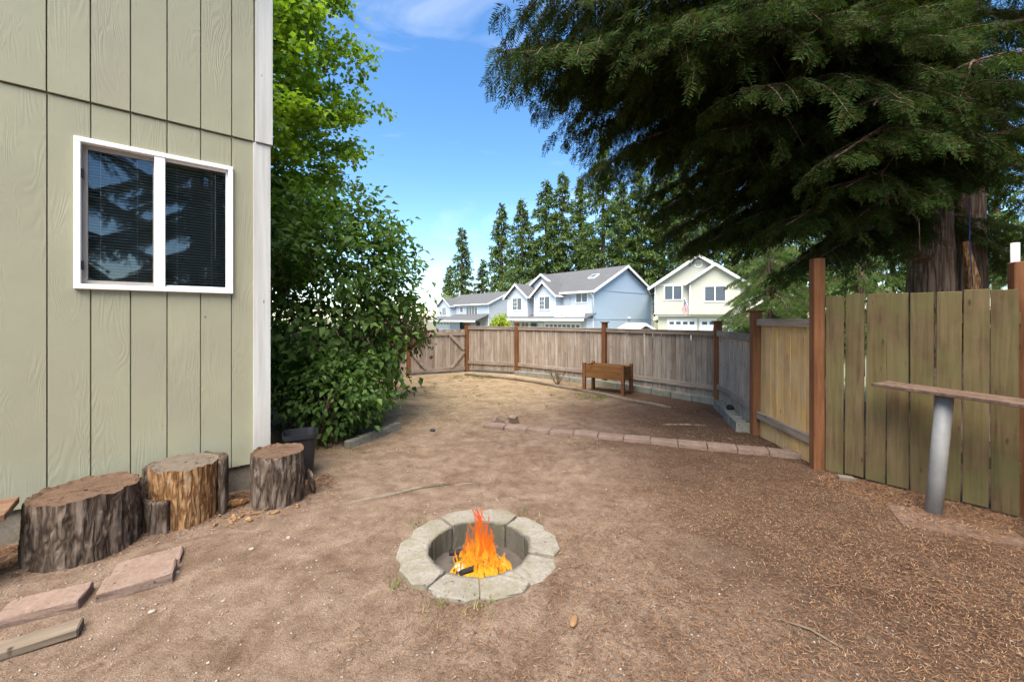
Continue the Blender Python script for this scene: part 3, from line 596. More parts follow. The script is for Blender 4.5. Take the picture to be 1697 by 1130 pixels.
# ------------------------------------------------------------------ stumps
def stump_mesh(rb, rt, h, seed, ridge=0.028, lobes=0.08, squash=1.0, top_tilt=(0,0), rim=0.012, nseg=120, nz=46, arc=None):
    """returns (bark mesh verts,faces) , (cap verts, faces)"""
    th_ = np.linspace(0, 2*np.pi, nseg, endpoint=False); zz = np.linspace(0, 1, nz)
    T, Z = np.meshgrid(th_, zz)
    rad = rb + (rt-rb)*Z**0.7
    circ = np.stack([np.cos(T)*1.3, np.sin(T)*1.3, Z*0.3], -1); rad = rad*(1+lobes*(fbm(circ+seed, 3, seed)-0.45)*2)
    warp = (fbm(np.stack([np.cos(T)*3, np.sin(T)*3, Z*h*6], -1), 3, seed+4)-0.45)*0.9
    pr = np.stack([np.cos(T+warp*0.25)*9, np.sin(T+warp*0.25)*9, Z*h*3.2], -1)
    rd = 1-np.abs(2*fbm(pr, 3, seed+9)/0.875-1); fine = fbm(np.stack([np.cos(T)*24, np.sin(T)*24, Z*h*16], -1), 2, seed+2)
    rad = rad + ridge*(rd-0.75)*1.6 + ridge*0.45*(fine-0.4)
    X = rad*np.cos(T); Y = rad*np.sin(T)*squash; ZZ = Z*h + Z*(top_tilt[0]*X + top_tilt[1]*Y)
    ZZ[0] -= 0.05; ZZ = ZZ + (Z**6)*(fbm(np.stack([np.cos(T)*5, np.sin(T)*5, T*0+seed], -1), 3, seed+6)-0.45)*0.045
    bark_v = np.stack([X, Y, ZZ], -1)
    vi = np.arange(nz*nseg).reshape(nz, nseg); q = np.stack([vi[:-1], np.roll(vi,-1,1)[:-1], np.roll(vi,-1,1)[1:], vi[1:]], -1).reshape(-1,4)
    # cap: rings inward from the top edge
    rings = []; top = bark_v[-1]
    for s in (1.0, 0.955, 0.93, 0.85, 0.72, 0.58, 0.44, 0.3, 0.16, 0.04):
        r = top*np.array([s,s,0]) ; z = h + top_tilt[0]*r[:,0]+top_tilt[1]*r[:,1]
        n = fbm(np.stack([r[:,0]*14, r[:,1]*14, r[:,0]*0+seed], -1), 3, seed)-0.45
        z = z + (n*0.02 if s < 0.94 else 0) - (rim if s < 0.94 else 0)
        rings.append(np.stack([r[:,0], r[:,1], z], -1))
    rings[0] = top.copy()
    cv = np.concatenate(rings); m = len(rings); ci = np.arange(m*nseg).reshape(m, nseg); cq = np.stack([ci[:-1], np.roll(ci,-1,1)[:-1], np.roll(ci,-1,1)[1:], ci[1:]], -1).reshape(-1,4)
    return bark_v, vi, q, cv, cq
def stump(loc, rz, rb, rt, h, seed, label, bark='bark', cut='cut_brown', **kw):
    e = empty('tree_stump', loc, rz); tag(e, label, 'stump')
    bv, vi, q, cv, cq = stump_mesh(rb, rt, h, seed, **kw)
    link('bark', np_mesh('bark', bv.reshape(-1,3), q, 4, M[bark], True), e); link('cut_face', np_mesh('cut_face', cv, cq, 4, M[cut], True), e)
    return e
wall = lambda t, d: (C0 + wdir*t + ydir*d)     # t along the wall from the corner, d out from it
def on(p, dz=0.0): return (p[0], p[1], gz1(p[0],p[1])+dz)
stump(on(wall(1.06,0.33)), 0.4, 0.27, 0.25, 0.37, 3, 'wide low tree stump with dark furrowed bark and litter-filled top', top_tilt=(0.02,0.0))
st2 = stump(on(wall(0.56,0.26)), 1.1, 0.20, 0.205, 0.40, 5, 'rotting tree stump with orange bare wood and grey cut top', 'rot', 'cut_grey', ridge=0.012, lobes=0.10, rim=0.004)
def bark_slab(parent, a0, a1, r, h, seed, loc=(0,0,0)):
    n, m = 18, 16; T, Z = np.meshgrid(np.linspace(a0,a1,n), np.linspace(0,1,m)); rd = 1-np.abs(2*fbm(np.stack([T*5, Z*h*4, T*0], -1), 3, seed)-0.9)
    hh = h*(0.92+0.12*fbm(np.stack([T*3, T*0, T*0], -1), 2, seed+1)); outer = np.stack([(r+0.022*rd)*np.cos(T), (r+0.022*rd)*np.sin(T), Z*hh-0.04*(Z == 0)], -1); inner = np.stack([(r-0.02)*np.cos(T), (r-0.02)*np.sin(T), Z*hh], -1)
    V = np.concatenate([outer.reshape(-1,3), inner.reshape(-1,3)]); vi = np.arange(n*m).reshape(m,n); f = []
    for base, flip in ((0,False),(n*m,True)):
        for i in range(m-1):
            for j in range(n-1):
                qd = [base+vi[i,j], base+vi[i,j+1], base+vi[i+1,j+1], base+vi[i+1,j]]; f.append(qd[::-1] if flip else qd)
    for j in range(n-1): f.append([vi[m-1,j], vi[m-1,j+1], n*m+vi[m-1,j+1], n*m+vi[m-1,j]])
    for i in range(m-1): f.append([vi[i,0], vi[i+1,0], n*m+vi[i+1,0], n*m+vi[i,0]]); f.append([vi[i+1,n-1], vi[i,n-1], n*m+vi[i,n-1], n*m+vi[i+1,n-1]])
    return link('bark', np_mesh('bark', V, np.array(f), 4, M['bark'], True), parent, loc)
ang_out = math.atan2(ydir.y, ydir.x) - 1.1; 
bark_slab(st2, ang_out-1.45, ang_out-0.45, 0.228, 0.22, 6); bark_slab(st2, ang_out+1.0, ang_out+2.6, 0.235, 0.41, 8); bark_slab(st2, ang_out+2.8, ang_out+4.4, 0.235, 0.40, 9)
stump(on(wall(-0.015,0.35)), 2.0, 0.19, 0.185, 0.395, 12, 'small upright log stump with furrowed grey bark below the corner board', ridge=0.018, lobes=0.06)
slab = lump('bark_slab', (0.02,0.05,0.13), M['bark'], on(wall(-0.25,0.40), 0.11), 5, rot=(0.1,-0.22,0.9)); tag(slab, 'loose slab of bark leaning on the small log stump', 'bark')
# plastic pot behind the small stump
pt = empty('plastic_pot', on(wall(-0.27,-0.04))); pt.scale = (1.1,1.1,1.15); pt.rotation_euler = (0,0,0.5); tag(pt, 'square black plastic pot between the corner board and the bush', 'pot')
bm = bmesh.new(); 
def ringsq(s, z, k=4): 
    return [bm.verts.new((s*math.copysign(abs(math.cos(a))**0.45, math.cos(a)), s*math.copysign(abs(math.sin(a))**0.45, math.sin(a)), z)) for a in np.linspace(0,2*math.pi,28,endpoint=False)]
prof = [(0.09,0.0),(0.105,0.15),(0.122,0.325),(0.132,0.327),(0.134,0.36),(0.127,0.36),(0.115,0.30),(0.10,0.12)]
rg = [ringsq(s,z) for s,z in prof]
for a, b in zip(rg, rg[1:]):
    for i in range(28): bm.faces.new((a[i], a[(i+1)%28], b[(i+1)%28], b[i]))
bm.faces.new(rg[-1]); me = bpy.data.meshes.new('pot_body'); bm.to_mesh(me); bm.free(); me.materials.append(M['black']); link('pot_body', me, pt)

# ------------------------------------------------------------------ pavers, loose boards, table, planter
def paver_mesh(seed): 
    return rough_block([(-0.147,-0.075),(0.147,-0.075),(0.147,0.075),(-0.147,0.075)], -0.025, 0.05, M['paver'], 'paver', seed)
PV = [paver_mesh(k) for k in range(4)]
E0, E1 = Vector((-0.36,5.40)), Vector((3.02,4.24)); rs = random.Random(2)
for i in range(12):
    c = E0.lerp(E1, (i+0.5)/12); an = math.atan2(E1.y-E0.y, E1.x-E0.x)
    o = link('paver', PV[i%4], None, (c.x, c.y+0.06, gz1(c.x,c.y)*0.5+0.004+rs.uniform(-0.004,0.004)), (rs.uniform(-.02,.02), rs.uniform(-.012,.012), an+rs.uniform(-.015,.015)), ((E1-E0).length/12/0.30,1,1))
    tag(o, 'red-brown paver in the straight edging row across the yard', 'paver', 'pavers in the edging row')
for k, (x, y, rz, ry) in enumerate(((-0.20,5.68,0.5,0.5),(0.02,5.66,0.9,1.2))):
    o = link('paver', PV[k], None, (x,y,0.03), (0,ry,rz), (0.55,0.8,1)); tag(o, ['tilted piece of red paver behind the first pavers of the row', 'red paver piece standing on edge behind the row'][k], 'paver')
for (x, y, rz, z, lab) in ((-2.03,2.235,0.56,0.0,'pinkish red paver slab with a clean top near the stumps'), (-2.33,2.05,0.46,-0.006,'red paver slab half sunk in the dirt next to the loose grey board'), (-2.14,2.42,0.56,-0.034,'buried red paver dusted with dirt against the clean slab')):
    o = link('paver', PV[int(abs(x)*100)%4], None, (x,y,gz1(x,y)+0.006+z), (0.02,-0.03,rz), (1.04,1.1,1)); tag(o, lab, 'paver')
o = MB().box(-0.33,0.20,-0.045,0.045,-0.012,0.03).build('loose_board', M['old_board'], None, 0.006, (-2.17,1.80,gz1(-2.17,1.80)+0.012), (0.04,-0.03,0.58)); tag(o, 'weathered grey board lying loose on the dirt', 'board')
# low wooden bench cut off by the frame
bn = empty('wooden_bench', (-2.985,2.365,0), 0.70); tag(bn, 'brown wooden bench end standing against the sage siding', 'bench')
for i in range(3): MB().box(-1.2,0.10,-0.02-i*0.098-0.09,-0.02-i*0.098,0.37,0.408).build('plank', M['bench'], bn, 0.004)
MB().box(-0.06,-0.02,-0.30,-0.02,0.0,0.369).build('leg', M['bench'], bn, 0.004); MB().box(-1.1,-1.06,-0.30,-0.02,0.0,0.369).build('leg', M['bench'], bn, 0.004)
# pipe table
tb = empty('pipe_table', (3.155,3.07,0)); tag(tb, 'narrow plank table on one leaning galvanised pipe in front of the mossy fence', 'table')
MB().tube([(-0.01,0,-0.06),(0.04,0,0.45),(0.085,0,0.885)], 0.050, 20).build('pipe_leg', M['galv'], tb)
top = MB().box(-0.40,0.72,-0.095,0.125,-0.012,0.014).build('table_top', M['rusty'], tb, 0.003, (0.05,0.0,0.90), (0.035,0.012,math.atan2(-0.80,0.26)))
o = MB().box(-0.32,0.32,-0.19,0.19,0,0.014).build('ground_mat', M['rusty'], None, 0.003, (3.12,2.90,gz1(3.12,2.9)-0.010), (0,0,-0.5)); tag(o, 'flat brown board half covered by needles under the pipe table', 'board')
o = MB().box(-0.06,0.06,-0.03,0.03,-0.005,0.035).build('wood_block', M['old_board'], None, 0.004, (2.99,3.68,gz1(2.99,3.68)+0.004), (0.1,0.05,-0.3)); tag(o, 'small offcut block of grey wood at the foot of the mossy fence', 'wood block')
# planter
pl = empty('raised_planter', (1.88,8.09,0), math.atan2(-0.5,0.64)); tag(pl, 'varnished brown wooden raised planter box on four legs', 'planter')
a, b = 0.405, 0.195
for sx in (-1,1):
    for sy in (-1,1): MB().box(sx*a-0.03,sx*a+0.03,sy*b-0.03,sy*b+0.03,-0.04,0.575).build('leg', M['post'], pl, 0.004)
for sy in (-1,1):
    for k in range(2): MB().box(-a+0.032,a-0.032,sy*b-0.014,sy*b+0.014,0.29+k*0.128,0.29+k*0.128+0.124).build('side_board', M['planter'], pl, 0.003)
for sx in (-1,1):
    for k in range(2): MB().box(sx*a-0.014,sx*a+0.014,-b+0.032,b-0.032,0.29+k*0.128,0.29+k*0.128+0.124).build('end_board', M['planter'], pl, 0.003)
MB().box(-a+0.016,a-0.016,-b+0.016,b-0.016,0.30,0.49).build('soil', M['dirt'], pl)
# hollow blocks by the side fence
def hollow(seed):
    mb = MB(); L, W, H = 0.195, 0.095, 0.15
    mb.box(-L,L,-W,-W+0.028,0,H); mb.box(-L,L,W-0.028,W,0,H)
    for x0 in (-L, -0.014, L-0.028): mb.box(x0, x0+0.028, -W+0.028, W-0.028, 0, H)
    return mb.mesh('hollow_block', M['cinder'])
HB = hollow(1); H0, H1 = Vector((3.40,6.72)), Vector((2.985,5.22))
for i in range(4):
    c = H0.lerp(H1, (i+0.5)/4)+Vector((0.0,0.0)); o = link('hollow_block', HB, None, (c.x-(0.03 if i > 1 else 0), c.y, gz1(c.x,c.y)-0.02), (0,0,math.atan2(H1.y-H0.y,H1.x-H0.x)+random.uniform(-.03,.03)), (0.97,1,1))
    tag(o, 'hollow concrete block lying cells up along the silvery side fence', 'block', 'hollow blocks along the side fence')
tag(lump('dark_stone', (0.055,0.05,0.045), M['char'], (3.17,5.97,0.155), 8), 'dark rounded stone sitting on the hollow blocks', 'stone')
# timber edging of the back bed
ed = [(-1.2,10.55),(0.05,9.75),(1.25,8.35),(2.10,7.15),(2.55,6.55)]
for k, (p, q_) in enumerate(zip(ed, ed[1:])):
    p = Vector((p[0],p[1],0.018)); q_ = Vector((q_[0],q_[1],0.018)); m_ = (p+q_)/2
    o = MB().tube([p, p.lerp(q_,0.5)+Vector((0.02,0.03,0.005)), q_], 0.032, 8).build('edging_timber', M['old_board']); tag(o, 'thin grey timber edging the bed along the back fence', 'edging', 'timbers edging the back bed')
for k in range(5):
    p = Vector((-1.86,4.6)).lerp(Vector((-1.50,5.45)), (k+0.5)/5); o = MB().box(-0.085,0.085,-0.04,0.04,-0.03,0.085).build('edging_block', M['cinder'], None, 0.006, (p.x,p.y,gz1(p.x,p.y)), (0,0,1.17+random.uniform(-.05,.05)))
    tag(o, 'small grey edging block at the foot of the leafy bush', 'block', 'edging blocks below the bush')
# roots, sticks and bits on the dirt
def stick(pts, r, label, mat='twig', name='stick'):
    P_ = [Vector((x,y,gz1(x,y)+z)) for x,y,z in pts]; n = len(P_); o = MB().tube(P_, [r*(0.5+0.5*math.sin(math.pi*(i+0.6)/(n+0.2))) for i in range(n)], 7).build(name, M[mat]); tag(o, label, 'stick'); return o
stick([(-1.28,3.26,-.004),(-1.05,3.34,.006),(-0.78,3.52,.008),(-0.55,3.60,.002)], 0.017, 'pale root surfacing from the dirt beyond the fire pit', 'old_board', 'root')
stick([(-0.50,3.58,-.003),(-0.40,3.61,.006),(-0.29,3.62,0)], 0.012, 'short pale root end surfacing past the longer root', 'old_board', 'root')
stick([(2.05,5.55,.01),(2.35,5.52,.014),(2.62,5.50,.01)], 0.016, 'grey stick lying in the needle litter near the silvery fence')
stick([(1.25,2.0,.004),(1.38,1.90,.012),(1.45,1.80,.006)], 0.006, 'thin pale twig lying on the needle litter', 'old_board')
tag(lump('wood_piece', (0.018,0.045,0.014), M['wood_chip'], (0.295,1.96,gz1(0.295,1.96)+0.012), 4, rot=(0,0,-0.35)), 'curled piece of yellow brown bark lying on the dirt', 'wood piece')
cp = lump('metal_cap', (0.035,0.03,0.02), M['black'], (-1.03,5.33,gz1(-1.03,5.33)+0.012), 6); tag(cp, 'small black cap lying on the open dirt', 'cap')
rs = random.Random(21)
for k in range(30):
    t_ = rs.gauss(0.20,0.13); d_ = rs.uniform(0.28,0.62); p = wall(t_, d_); s = rs.uniform(0.010,0.034)
    o = MB().box(-s,s,-s*rs.uniform(.25,.5),s*rs.uniform(.25,.5),-0.004,s*rs.uniform(0.15,0.4)).build('wood_chip', M['wood_chip'] if rs.random() < 0.7 else M['rot'], None, s*0.12, on(p,0.006), (rs.uniform(-.3,.3),rs.uniform(-.3,.3),rs.uniform(0,3.1)))
    tag(o, 'orange chip of rotten wood scattered between the stumps', 'wood chip', 'wood chips between the stumps')
lump_w = lump('wood_fragment', (0.10,0.035,0.03), M['rot'], on(wall(0.26,0.30),0.03), 7, rot=(0,0.1,0.7)); tag(lump_w, 'long fragment of rotten orange wood between the two right stumps', 'wood')
for k in range(15):
    x, y = rs.uniform(-2.6,-1.2), rs.uniform(1.7,2.9); s = rs.choice((0.007,0.009,0.012,0.018))
    o = lump('stone', (s,s*0.75,s*0.5), M['small_stone'], (x,y,gz1(x,y)+s*0.2), k+20, sub=2, rot=(0,0,rs.uniform(0,3))); tag(o, 'small pale stone lying on the dirt near the paver slabs', 'stone', 'pale stones near the paver slabs')

# ------------------------------------------------------------------ foliage builders
def norm(v): return v/np.maximum(np.linalg.norm(v, axis=-1, keepdims=True), 1e-9)
def leaf_cloud(pos, axis_, up, length, width, fold=0.25):
    """one folded pointed leaf (6 verts, 4 tris as 2 quads) per position"""
    n = len(pos); ax = norm(axis_); sd = norm(np.cross(ax, up)); nm = np.cross(sd, ax)
    L = length[:,None]; W = width[:,None]
    base = pos; tip = pos+ax*L - nm*L*0.12; mid1 = pos+ax*L*0.40
    l1 = mid1+sd*W*0.5+nm*W*fold; r1 = mid1-sd*W*0.5+nm*W*fold
    V = np.stack([base, r1, tip, l1], 1).reshape(-1,3); b = (np.arange(n)*4)[:,None]
    F = np.concatenate([b+np.array([0,1,2]), b+np.array([0,2,3])], 1)
    return V, F.reshape(-1,3)
def rand_dirs(n, rng):
    return norm(rng.normal(size=(n,3)))
def shrub(name, label, cat, base, centre, radii, nclump, per, leaf, mat, stems, seed, group=None, shell=0.55, droop=0.5, clump=0.22, kill=None):
    rng = np.random.default_rng(seed); e = empty(name, base); tag(e, label, cat, group)
    d = rand_dirs(nclump, rng); rr = shell + (1-shell)*rng.random(nclump)**0.7
    lump_ = 0.78+0.5*fbm(d*1.7+seed, 3, seed)
    cl = d*rr[:,None]*lump_[:,None]*np.array(radii)
    cc = np.array(centre)+cl
    if kill is not None: cc = cc[kill(cc)]
    # leaves hang from short twigs in each clump
    m = len(cc); off = rng.normal(size=(m*per,3))*clump*np.array([1,1,0.75]); pos = np.repeat(cc, per, 0)+off
    out = norm(pos-np.array(centre)); axd = out*0.55 + rng.normal(size=pos.shape)*0.55; axd[:,2] -= droop
    up = norm(out*0.5+np.array([0,0,1.0])+rng.normal(size=pos.shape)*0.35)
    ln = leaf*(0.65+0.6*rng.random(len(pos))); V, F = leaf_cloud(pos-np.array(base), axd, up, ln, ln*0.62)
    o = link('foliage', np_mesh('foliage', V, F, 3, mat), e); tag(o, kind='stuff')
    mb = MB(); rs = random.Random(seed)
    for k in range(stems):
        t = cc[rng.integers(len(cc))]-np.array(base); s = Vector((rs.uniform(-.15,.15), rs.uniform(-.15,.15), -0.05)); t = Vector(t); r = rs.uniform(0.007,0.02)
        mid = s.lerp(t,0.5)+Vector((rs.uniform(-.1,.1), rs.uniform(-.1,.1), 0.25)); mb.tube([s, s.lerp(mid,0.5)+Vector((0,0,0.08)), mid, mid.lerp(t,0.55), t], [r,r*.85,r*.65,r*.45,r*.2], 5)
    mb.build('stem', M['twig'], e)
    return e
shrub('leafy_bush', 'big dark green leafy bush beside the white corner board', 'bush', (-2.55,5.55,0), (-2.62,5.75,1.62), (1.30,1.15,1.62), 440, 24, 0.112, M['lilac'], 34, 3, shell=0.50, clump=0.13, kill=lambda c: c[:,2] > 0.12)
shrub('leafy_bush', 'smaller green shoots spreading low from under the big bush over the pot', 'bush', (-2.15,4.75,0), (-2.15,4.95,0.55), (0.62,0.55,0.52), 120, 26, 0.085, M['lilac'], 12, 14, shell=0.4, clump=0.10, kill=lambda c: c[:,2] > 0.08)
shrub('red_leaved_shrub', 'shrub with dark red leaves poking out past the green bush', 'shrub', (-2.35,7.6,0), (-2.05,7.6,1.35), (0.50,0.5,0.62), 60, 22, 0.085, M['plum'], 9, 5, shell=0.3, clump=0.12)
# maple: branching skeleton with leaf clusters
def maple():
    rng = np.random.default_rng(11); base = np.array([-6.1,9.6,0]); e = empty('maple_tree', base); tag(e, 'tall bright yellow-green maple rising behind the house corner', 'tree')
    mb = MB(); ends = []
    mb.tube([(0,0,-0.1),(0.05,0,2.5),(0.0,0.1,5.5),(0.05,0.1,9.0),(0,0,12)], [0.2,0.17,0.12,0.07,0.02], 9)
    rs = random.Random(5)
    for k in range(90):
        z = 2.0+9.8*(k/90.0); a = k*2.399+rs.uniform(-.3,.3); prof = min(1.0, 0.55+0.12*(z-1.5)) if z < 7 else max(0.25, 1.0-(z-7)/6.5)
        L = 2.75*prof*rs.uniform(0.75,1.08); d = Vector((math.cos(a), math.sin(a), rs.uniform(0.25,0.6))); p0 = Vector((0,0.05,z)); p3 = p0+d.normalized()*L
        p1 = p0.lerp(p3,0.4)+Vector((0,0,0.15)); mb.tube([p0,p1,p3], [0.035*prof+0.008,0.02*prof+0.005,0.004], 5)
        for s in np.linspace(0.28,1.0,9): 
            q = p0.lerp(p3,s) + Vector((rs.gauss(0,.22), rs.gauss(0,.22), rs.gauss(0,.14)+0.05)); ends.append(q[:])
            if rs.random() < 0.35: mb.tube([p0.lerp(p3,max(0,s-0.12)), q], [0.007,0.002], 4, False)
    mb.build('trunk', M['twig'], e)
    c = np.array(ends); per = 74; pos = np.repeat(c, per, 0)+rng.normal(size=(len(c)*per,3))*np.array([0.19,0.19,0.11])
    axd = rng.normal(size=pos.shape); axd[:,2] = axd[:,2]*0.4-0.35; up = norm(np.array([0,0,1.0])+rng.normal(size=pos.shape)*0.45); ln = 0.135*(0.6+0.6*rng.random(len(pos)))
    V, F = leaf_cloud(pos, axd, up, ln, ln*0.9, 0.18); tag(link('crown', np_mesh('crown', V, F, 3, M['maple']), e), kind='stuff')
maple()

# cedar boughs -------------------------------------------------------------
def bough(L, seed, droop=0.10, spread=1.0, dens=1.0):
    """returns (wood MB, foliage verts, tris) for a bough running along +x"""
    rng = np.random.default_rng(seed); rs = random.Random(seed); mb = MB()
    def main(s): return Vector((L*s, 0.10*math.sin(s*5+seed)*s, -droop*L*s*s*1.2 + 0.05*math.sin(s*4+seed*2)*L*0.4*s))
    r0 = 0.012*L+0.008; mb.tube([main(s) for s in np.linspace(0,1,9)], [r0*(1-s*0.88) for s in np.linspace(0,1,9)], 6)
    S, A, LN = [], [], []
    ns = int(L/0.085*dens)
    for i in range(ns):
        s = 0.08+0.92*(i+rs.random())/ns; side = 1 if i % 2 else -1; env = (min(1.0, (s+0.12)*1.8)*(1-s)**0.55*0.30*L+0.16)*rs.uniform(0.65,1.15)*spread
        p = main(s); fw = rs.uniform(0.55,1.0); d = Vector((fw, side*1.0, rs.uniform(-0.35,0.12))).normalized(); n = max(3, int(env/0.052))
        pts = [p + d*env*t + Vector((0.10*env*t*t, 0, -0.42*env*t*t)) for t in np.linspace(0,1,5)]
        if env > 0.3: mb.tube(pts, [0.006,0.005,0.004,0.003,0.0015], 3, False)
        for j in range(n):
            t = 0.10+0.90*(j+rs.random())/n
            q = p + d*env*t + Vector((0.10*env*t*t,0,-0.42*env*t*t))
            for sg in (1,-1):
                a = d*rs.uniform(0.5,1.0) + Vector((-d.y,d.x,0))*sg*rs.uniform(0.35,0.9) + Vector((0,0,-rs.uniform(0.5,1.7)))
                S.append(q[:]); A.append(a.normalized()[:]); LN.append(rs.uniform(0.10,0.24)*(1-0.3*t))
    for i in range(int(L*3)):      # bare dead twigs hanging from the bough
        p = main(rs.uniform(0.15,0.85)); q1 = p+Vector((rs.gauss(0.1,.15), rs.gauss(0,.22), -rs.uniform(0.12,0.35))); mb.tube([p, q1, q1+Vector((rs.gauss(0,.12), rs.gauss(0,.12), -rs.uniform(0.1,0.3)))], [0.005,0.0035,0.0015], 3, False)
    S = np.array(S); A = np.array(A); LN = np.array(LN); n = len(S)
    ref = norm(np.array([0,0,1.0])+rng.normal(size=(n,3))*0.6); sd = norm(np.cross(A, ref)); nm = np.cross(sd, A)
    Vs = []; K = 8
    for k in range(K):
        t = (k+0.3)/K
        for sg in (1,-1):
            b = S + A*(LN*t)[:,None] - nm*(LN*0.25*t*t)[:,None]; ll = LN*(0.46-0.28*t)*(0.7+0.6*rng.random(n))
            dr = norm(A*0.75 + sd*sg*0.8 + nm*rng.normal(size=(n,1))*0.25); tip = b+dr*ll[:,None]
            w = np.cross(dr, nm)*(0.0038+0.010*LN)[:,None]
            Vs.append(np.stack([b-w*0.4, b+dr*(ll*0.55)[:,None]+w, tip, b+dr*(ll*0.45)[:,None]-w], 1))
    V = np.concatenate(Vs, 0).reshape(-1,3); F = np.arange(len(V))
    return mb, V, F
BOUGH = []
for k, (L, dr) in enumerate(((2.2,0.16),(3.0,0.10),(3.8,0.12),(4.8,0.08),(5.8,0.06),(3.4,0.18),(4.4,0.14))):
    mb, V, F = bough(L, 40+k, dr); BOUGH.append((L, mb.mesh('bough', M['cedar_bark']), np_mesh('foliage', V, F, 4, M['cedar'])))
BOUGH_B = [(L, w, None) for (L, w, f) in BOUGH]
for k in (0,1,5):
    me = BOUGH[k][2].copy(); me.materials.clear(); me.materials.append(M['cedar_bright']); BOUGH_B[k] = (BOUGH[k][0], BOUGH[k][1], me)
BOUGH_B = [b for b in BOUGH_B if b[2]]
def put_bough(tree, lib, p, q, rs, roll=0.25):
    p = Vector(p); q = Vector(q); d = q-p; Ld = d.length
    cand = sorted(lib, key=lambda b: abs(b[0]-Ld))[:2]; L, w, f = rs.choice(cand); s = Ld/L
    yaw = math.atan2(d.y, d.x); pitch = -math.asin(max(-1,min(1,d.z/Ld)))
    o = link('bough', w, tree, p, (0,0,0), (s, s*rs.uniform(0.9,1.15)*(1 if rs.random() < .5 else -1), s)); o.rotation_euler = (Matrix.Rotation(yaw,3,'Z') @ Matrix.Rotation(pitch,3,'Y') @ Matrix.Rotation(rs.uniform(-roll,roll),3,'X')).to_euler()
    c = link('foliage', f, o); return o
def at(px, py, Y): return Vector(((px-848.5)/680*Y, Y, CAM_H-(py-528)/680*Y))
TB = Vector((5.22,5.1,0)); cedar = empty('cedar_tree', TB); tag(cedar, 'huge dark cedar with thick trunk overhanging the yard behind the mossy fence', 'tree')
def trunk(path, rad, seed, n=40, m=60):
    path = [Vector(p) for p in path]; T = np.linspace(0,2*np.pi,n,endpoint=False); V = []
    for i in range(m):
        s = i/(m-1)*(len(path)-1); k = min(int(s), len(path)-2); f = s-k; c = path[k].lerp(path[k+1], f); r = rad[k]*(1-f)+rad[k+1]*f
        pr = np.stack([np.cos(T)*5, np.sin(T)*5, np.full(n, c.z*0.8)], -1); rd = 1-np.abs(2*fbm(pr, 3, seed)/0.875-1); rr = r*(1+0.22*(rd-0.7)+0.10*(fbm(np.stack([np.cos(T), np.sin(T), np.full(n,c.z*0.3)],-1),2,seed+3)-0.4))
        V.append(np.stack([c.x+rr*np.cos(T), c.y+rr*np.sin(T), np.full(n,c.z)], -1))
    vi = np.arange(n*m).reshape(m,n); q = np.stack([vi[:-1], np.roll(vi,-1,1)[:-1], np.roll(vi,-1,1)[1:], vi[1:]], -1).reshape(-1,4)
    return np_mesh('trunk', np.concatenate(V), q, 4, M['cedar_bark'], True)
link('trunk', trunk([(0,0,-0.1),(0,0,1.2),(-0.03,0.02,3.5),(0.05,0,7),(0.1,0,16)], [0.33,0.225,0.195,0.17,0.05], 3), cedar)
link('trunk', trunk([(0.42,-0.02,-0.1),(0.47,0.0,1.5),(0.50,0.05,4),(0.6,0.1,9)], [0.20,0.15,0.13,0.05], 8), cedar)
MB().tube([(0.0,-0.02,2.15),(-0.28,-0.08,2.28),(-0.45,-0.10,2.44),(-0.60,-0.10,2.54)], [0.13,0.11,0.09,0.075], 12).build('limb', M['cedar_bark'], cedar)
MB().tube([(0.0,0,2.65),(-0.55,-0.45,2.80),(-1.2,-0.9,2.78)], [0.10,0.075,0.05], 10).build('limb', M['cedar_bark'], cedar)
MB().tube([(0.12,-0.26,1.2),(0.14,-0.33,1.9),(0.10,-0.28,2.35)], [0.055,0.06,0.03], 10).build('limb', M['rot'], cedar)
rs = random.Random(31)
tips = [(825,-10,3.9),(860,45,4.2),(905,95,4.4),(950,130,4.7),(935,-30,3.6),(1010,60,4.0),(1040,150,4.6),(1085,190,5.0),(1130,215,5.2),(968,250,6.2),(1050,275,6.0),(1100,285,5.8),(1150,315,5.6),(1080,-30,3.3),(880,-80,3.8),(960,-120,4.2),(1020,-60,3.2),(1060,-160,4.0),(1130,-100,3.4),(1180,-40,3.0),
        (1165,240,4.6),(1200,310,4.8),(1235,345,5.2),(1280,385,4.5),(1335,385,4.3),(1180,120,3.8),(1250,230,4.2),(1310,300,3.9),(1390,320,4.2),(1440,270,3.7),(1230,20,3.2),(1330,130,3.4),(1420,230,3.5),(1500,130,3.3),(1560,180,3.5),(1640,170,3.4),(1700,220,3.5),(1480,0,3.0),(1620,0,3.1),(1720,60,3.2),(1750,190,3.8),
        (1100,90,4.4),(1000,10,4.6),(1150,40,3.9),(1270,110,4.6),(1370,50,3.7),(1400,180,4.4),(1300,200,5.0),(1210,190,5.4),(1350,280,5.0),(1470,260,4.2),(1560,60,4.0),(1660,120,4.2),(1120,150,6.0),(1180,220,6.4),(1230,280,6.6),(1290,340,6.4),(1350,365,6.2),(1250,-60,3.6),(1350,-40,3.2),(1430,-80,3.6),(1100,-60,4.8),(1200,-120,4.6),(1300,-120,4.4),(960,215,5.8),(1055,255,5.2),(1085,285,5.0),(1120,325,5.4),(1165,345,5.0),(820,-60,3.6),(865,-110,3.8),(930,-70,3.4),(842,5,3.4),(900,0,3.6),(985,-40,3.8),(1050,40,4.2),(1700,400,5.0),(1670,430,5.4),(1760,440,4.6),(1450,370,6.2),(1640,380,5.8),(1420,390,6.6),(1500,400,7.0),(1800,380,4.4)]
for (px, py, Y) in tips:
    e_ = at(px, py, Y)-TB; hz = math.hypot(e_.x, e_.y); z0 = min(e_.z + hz*rs.uniform(0.02,0.16)+0.12, 9.0); z0 = max(z0, 2.75)
    put_bough(cedar, BOUGH, (rs.uniform(-.05,.05), rs.uniform(-.05,.05), z0), e_, rs)
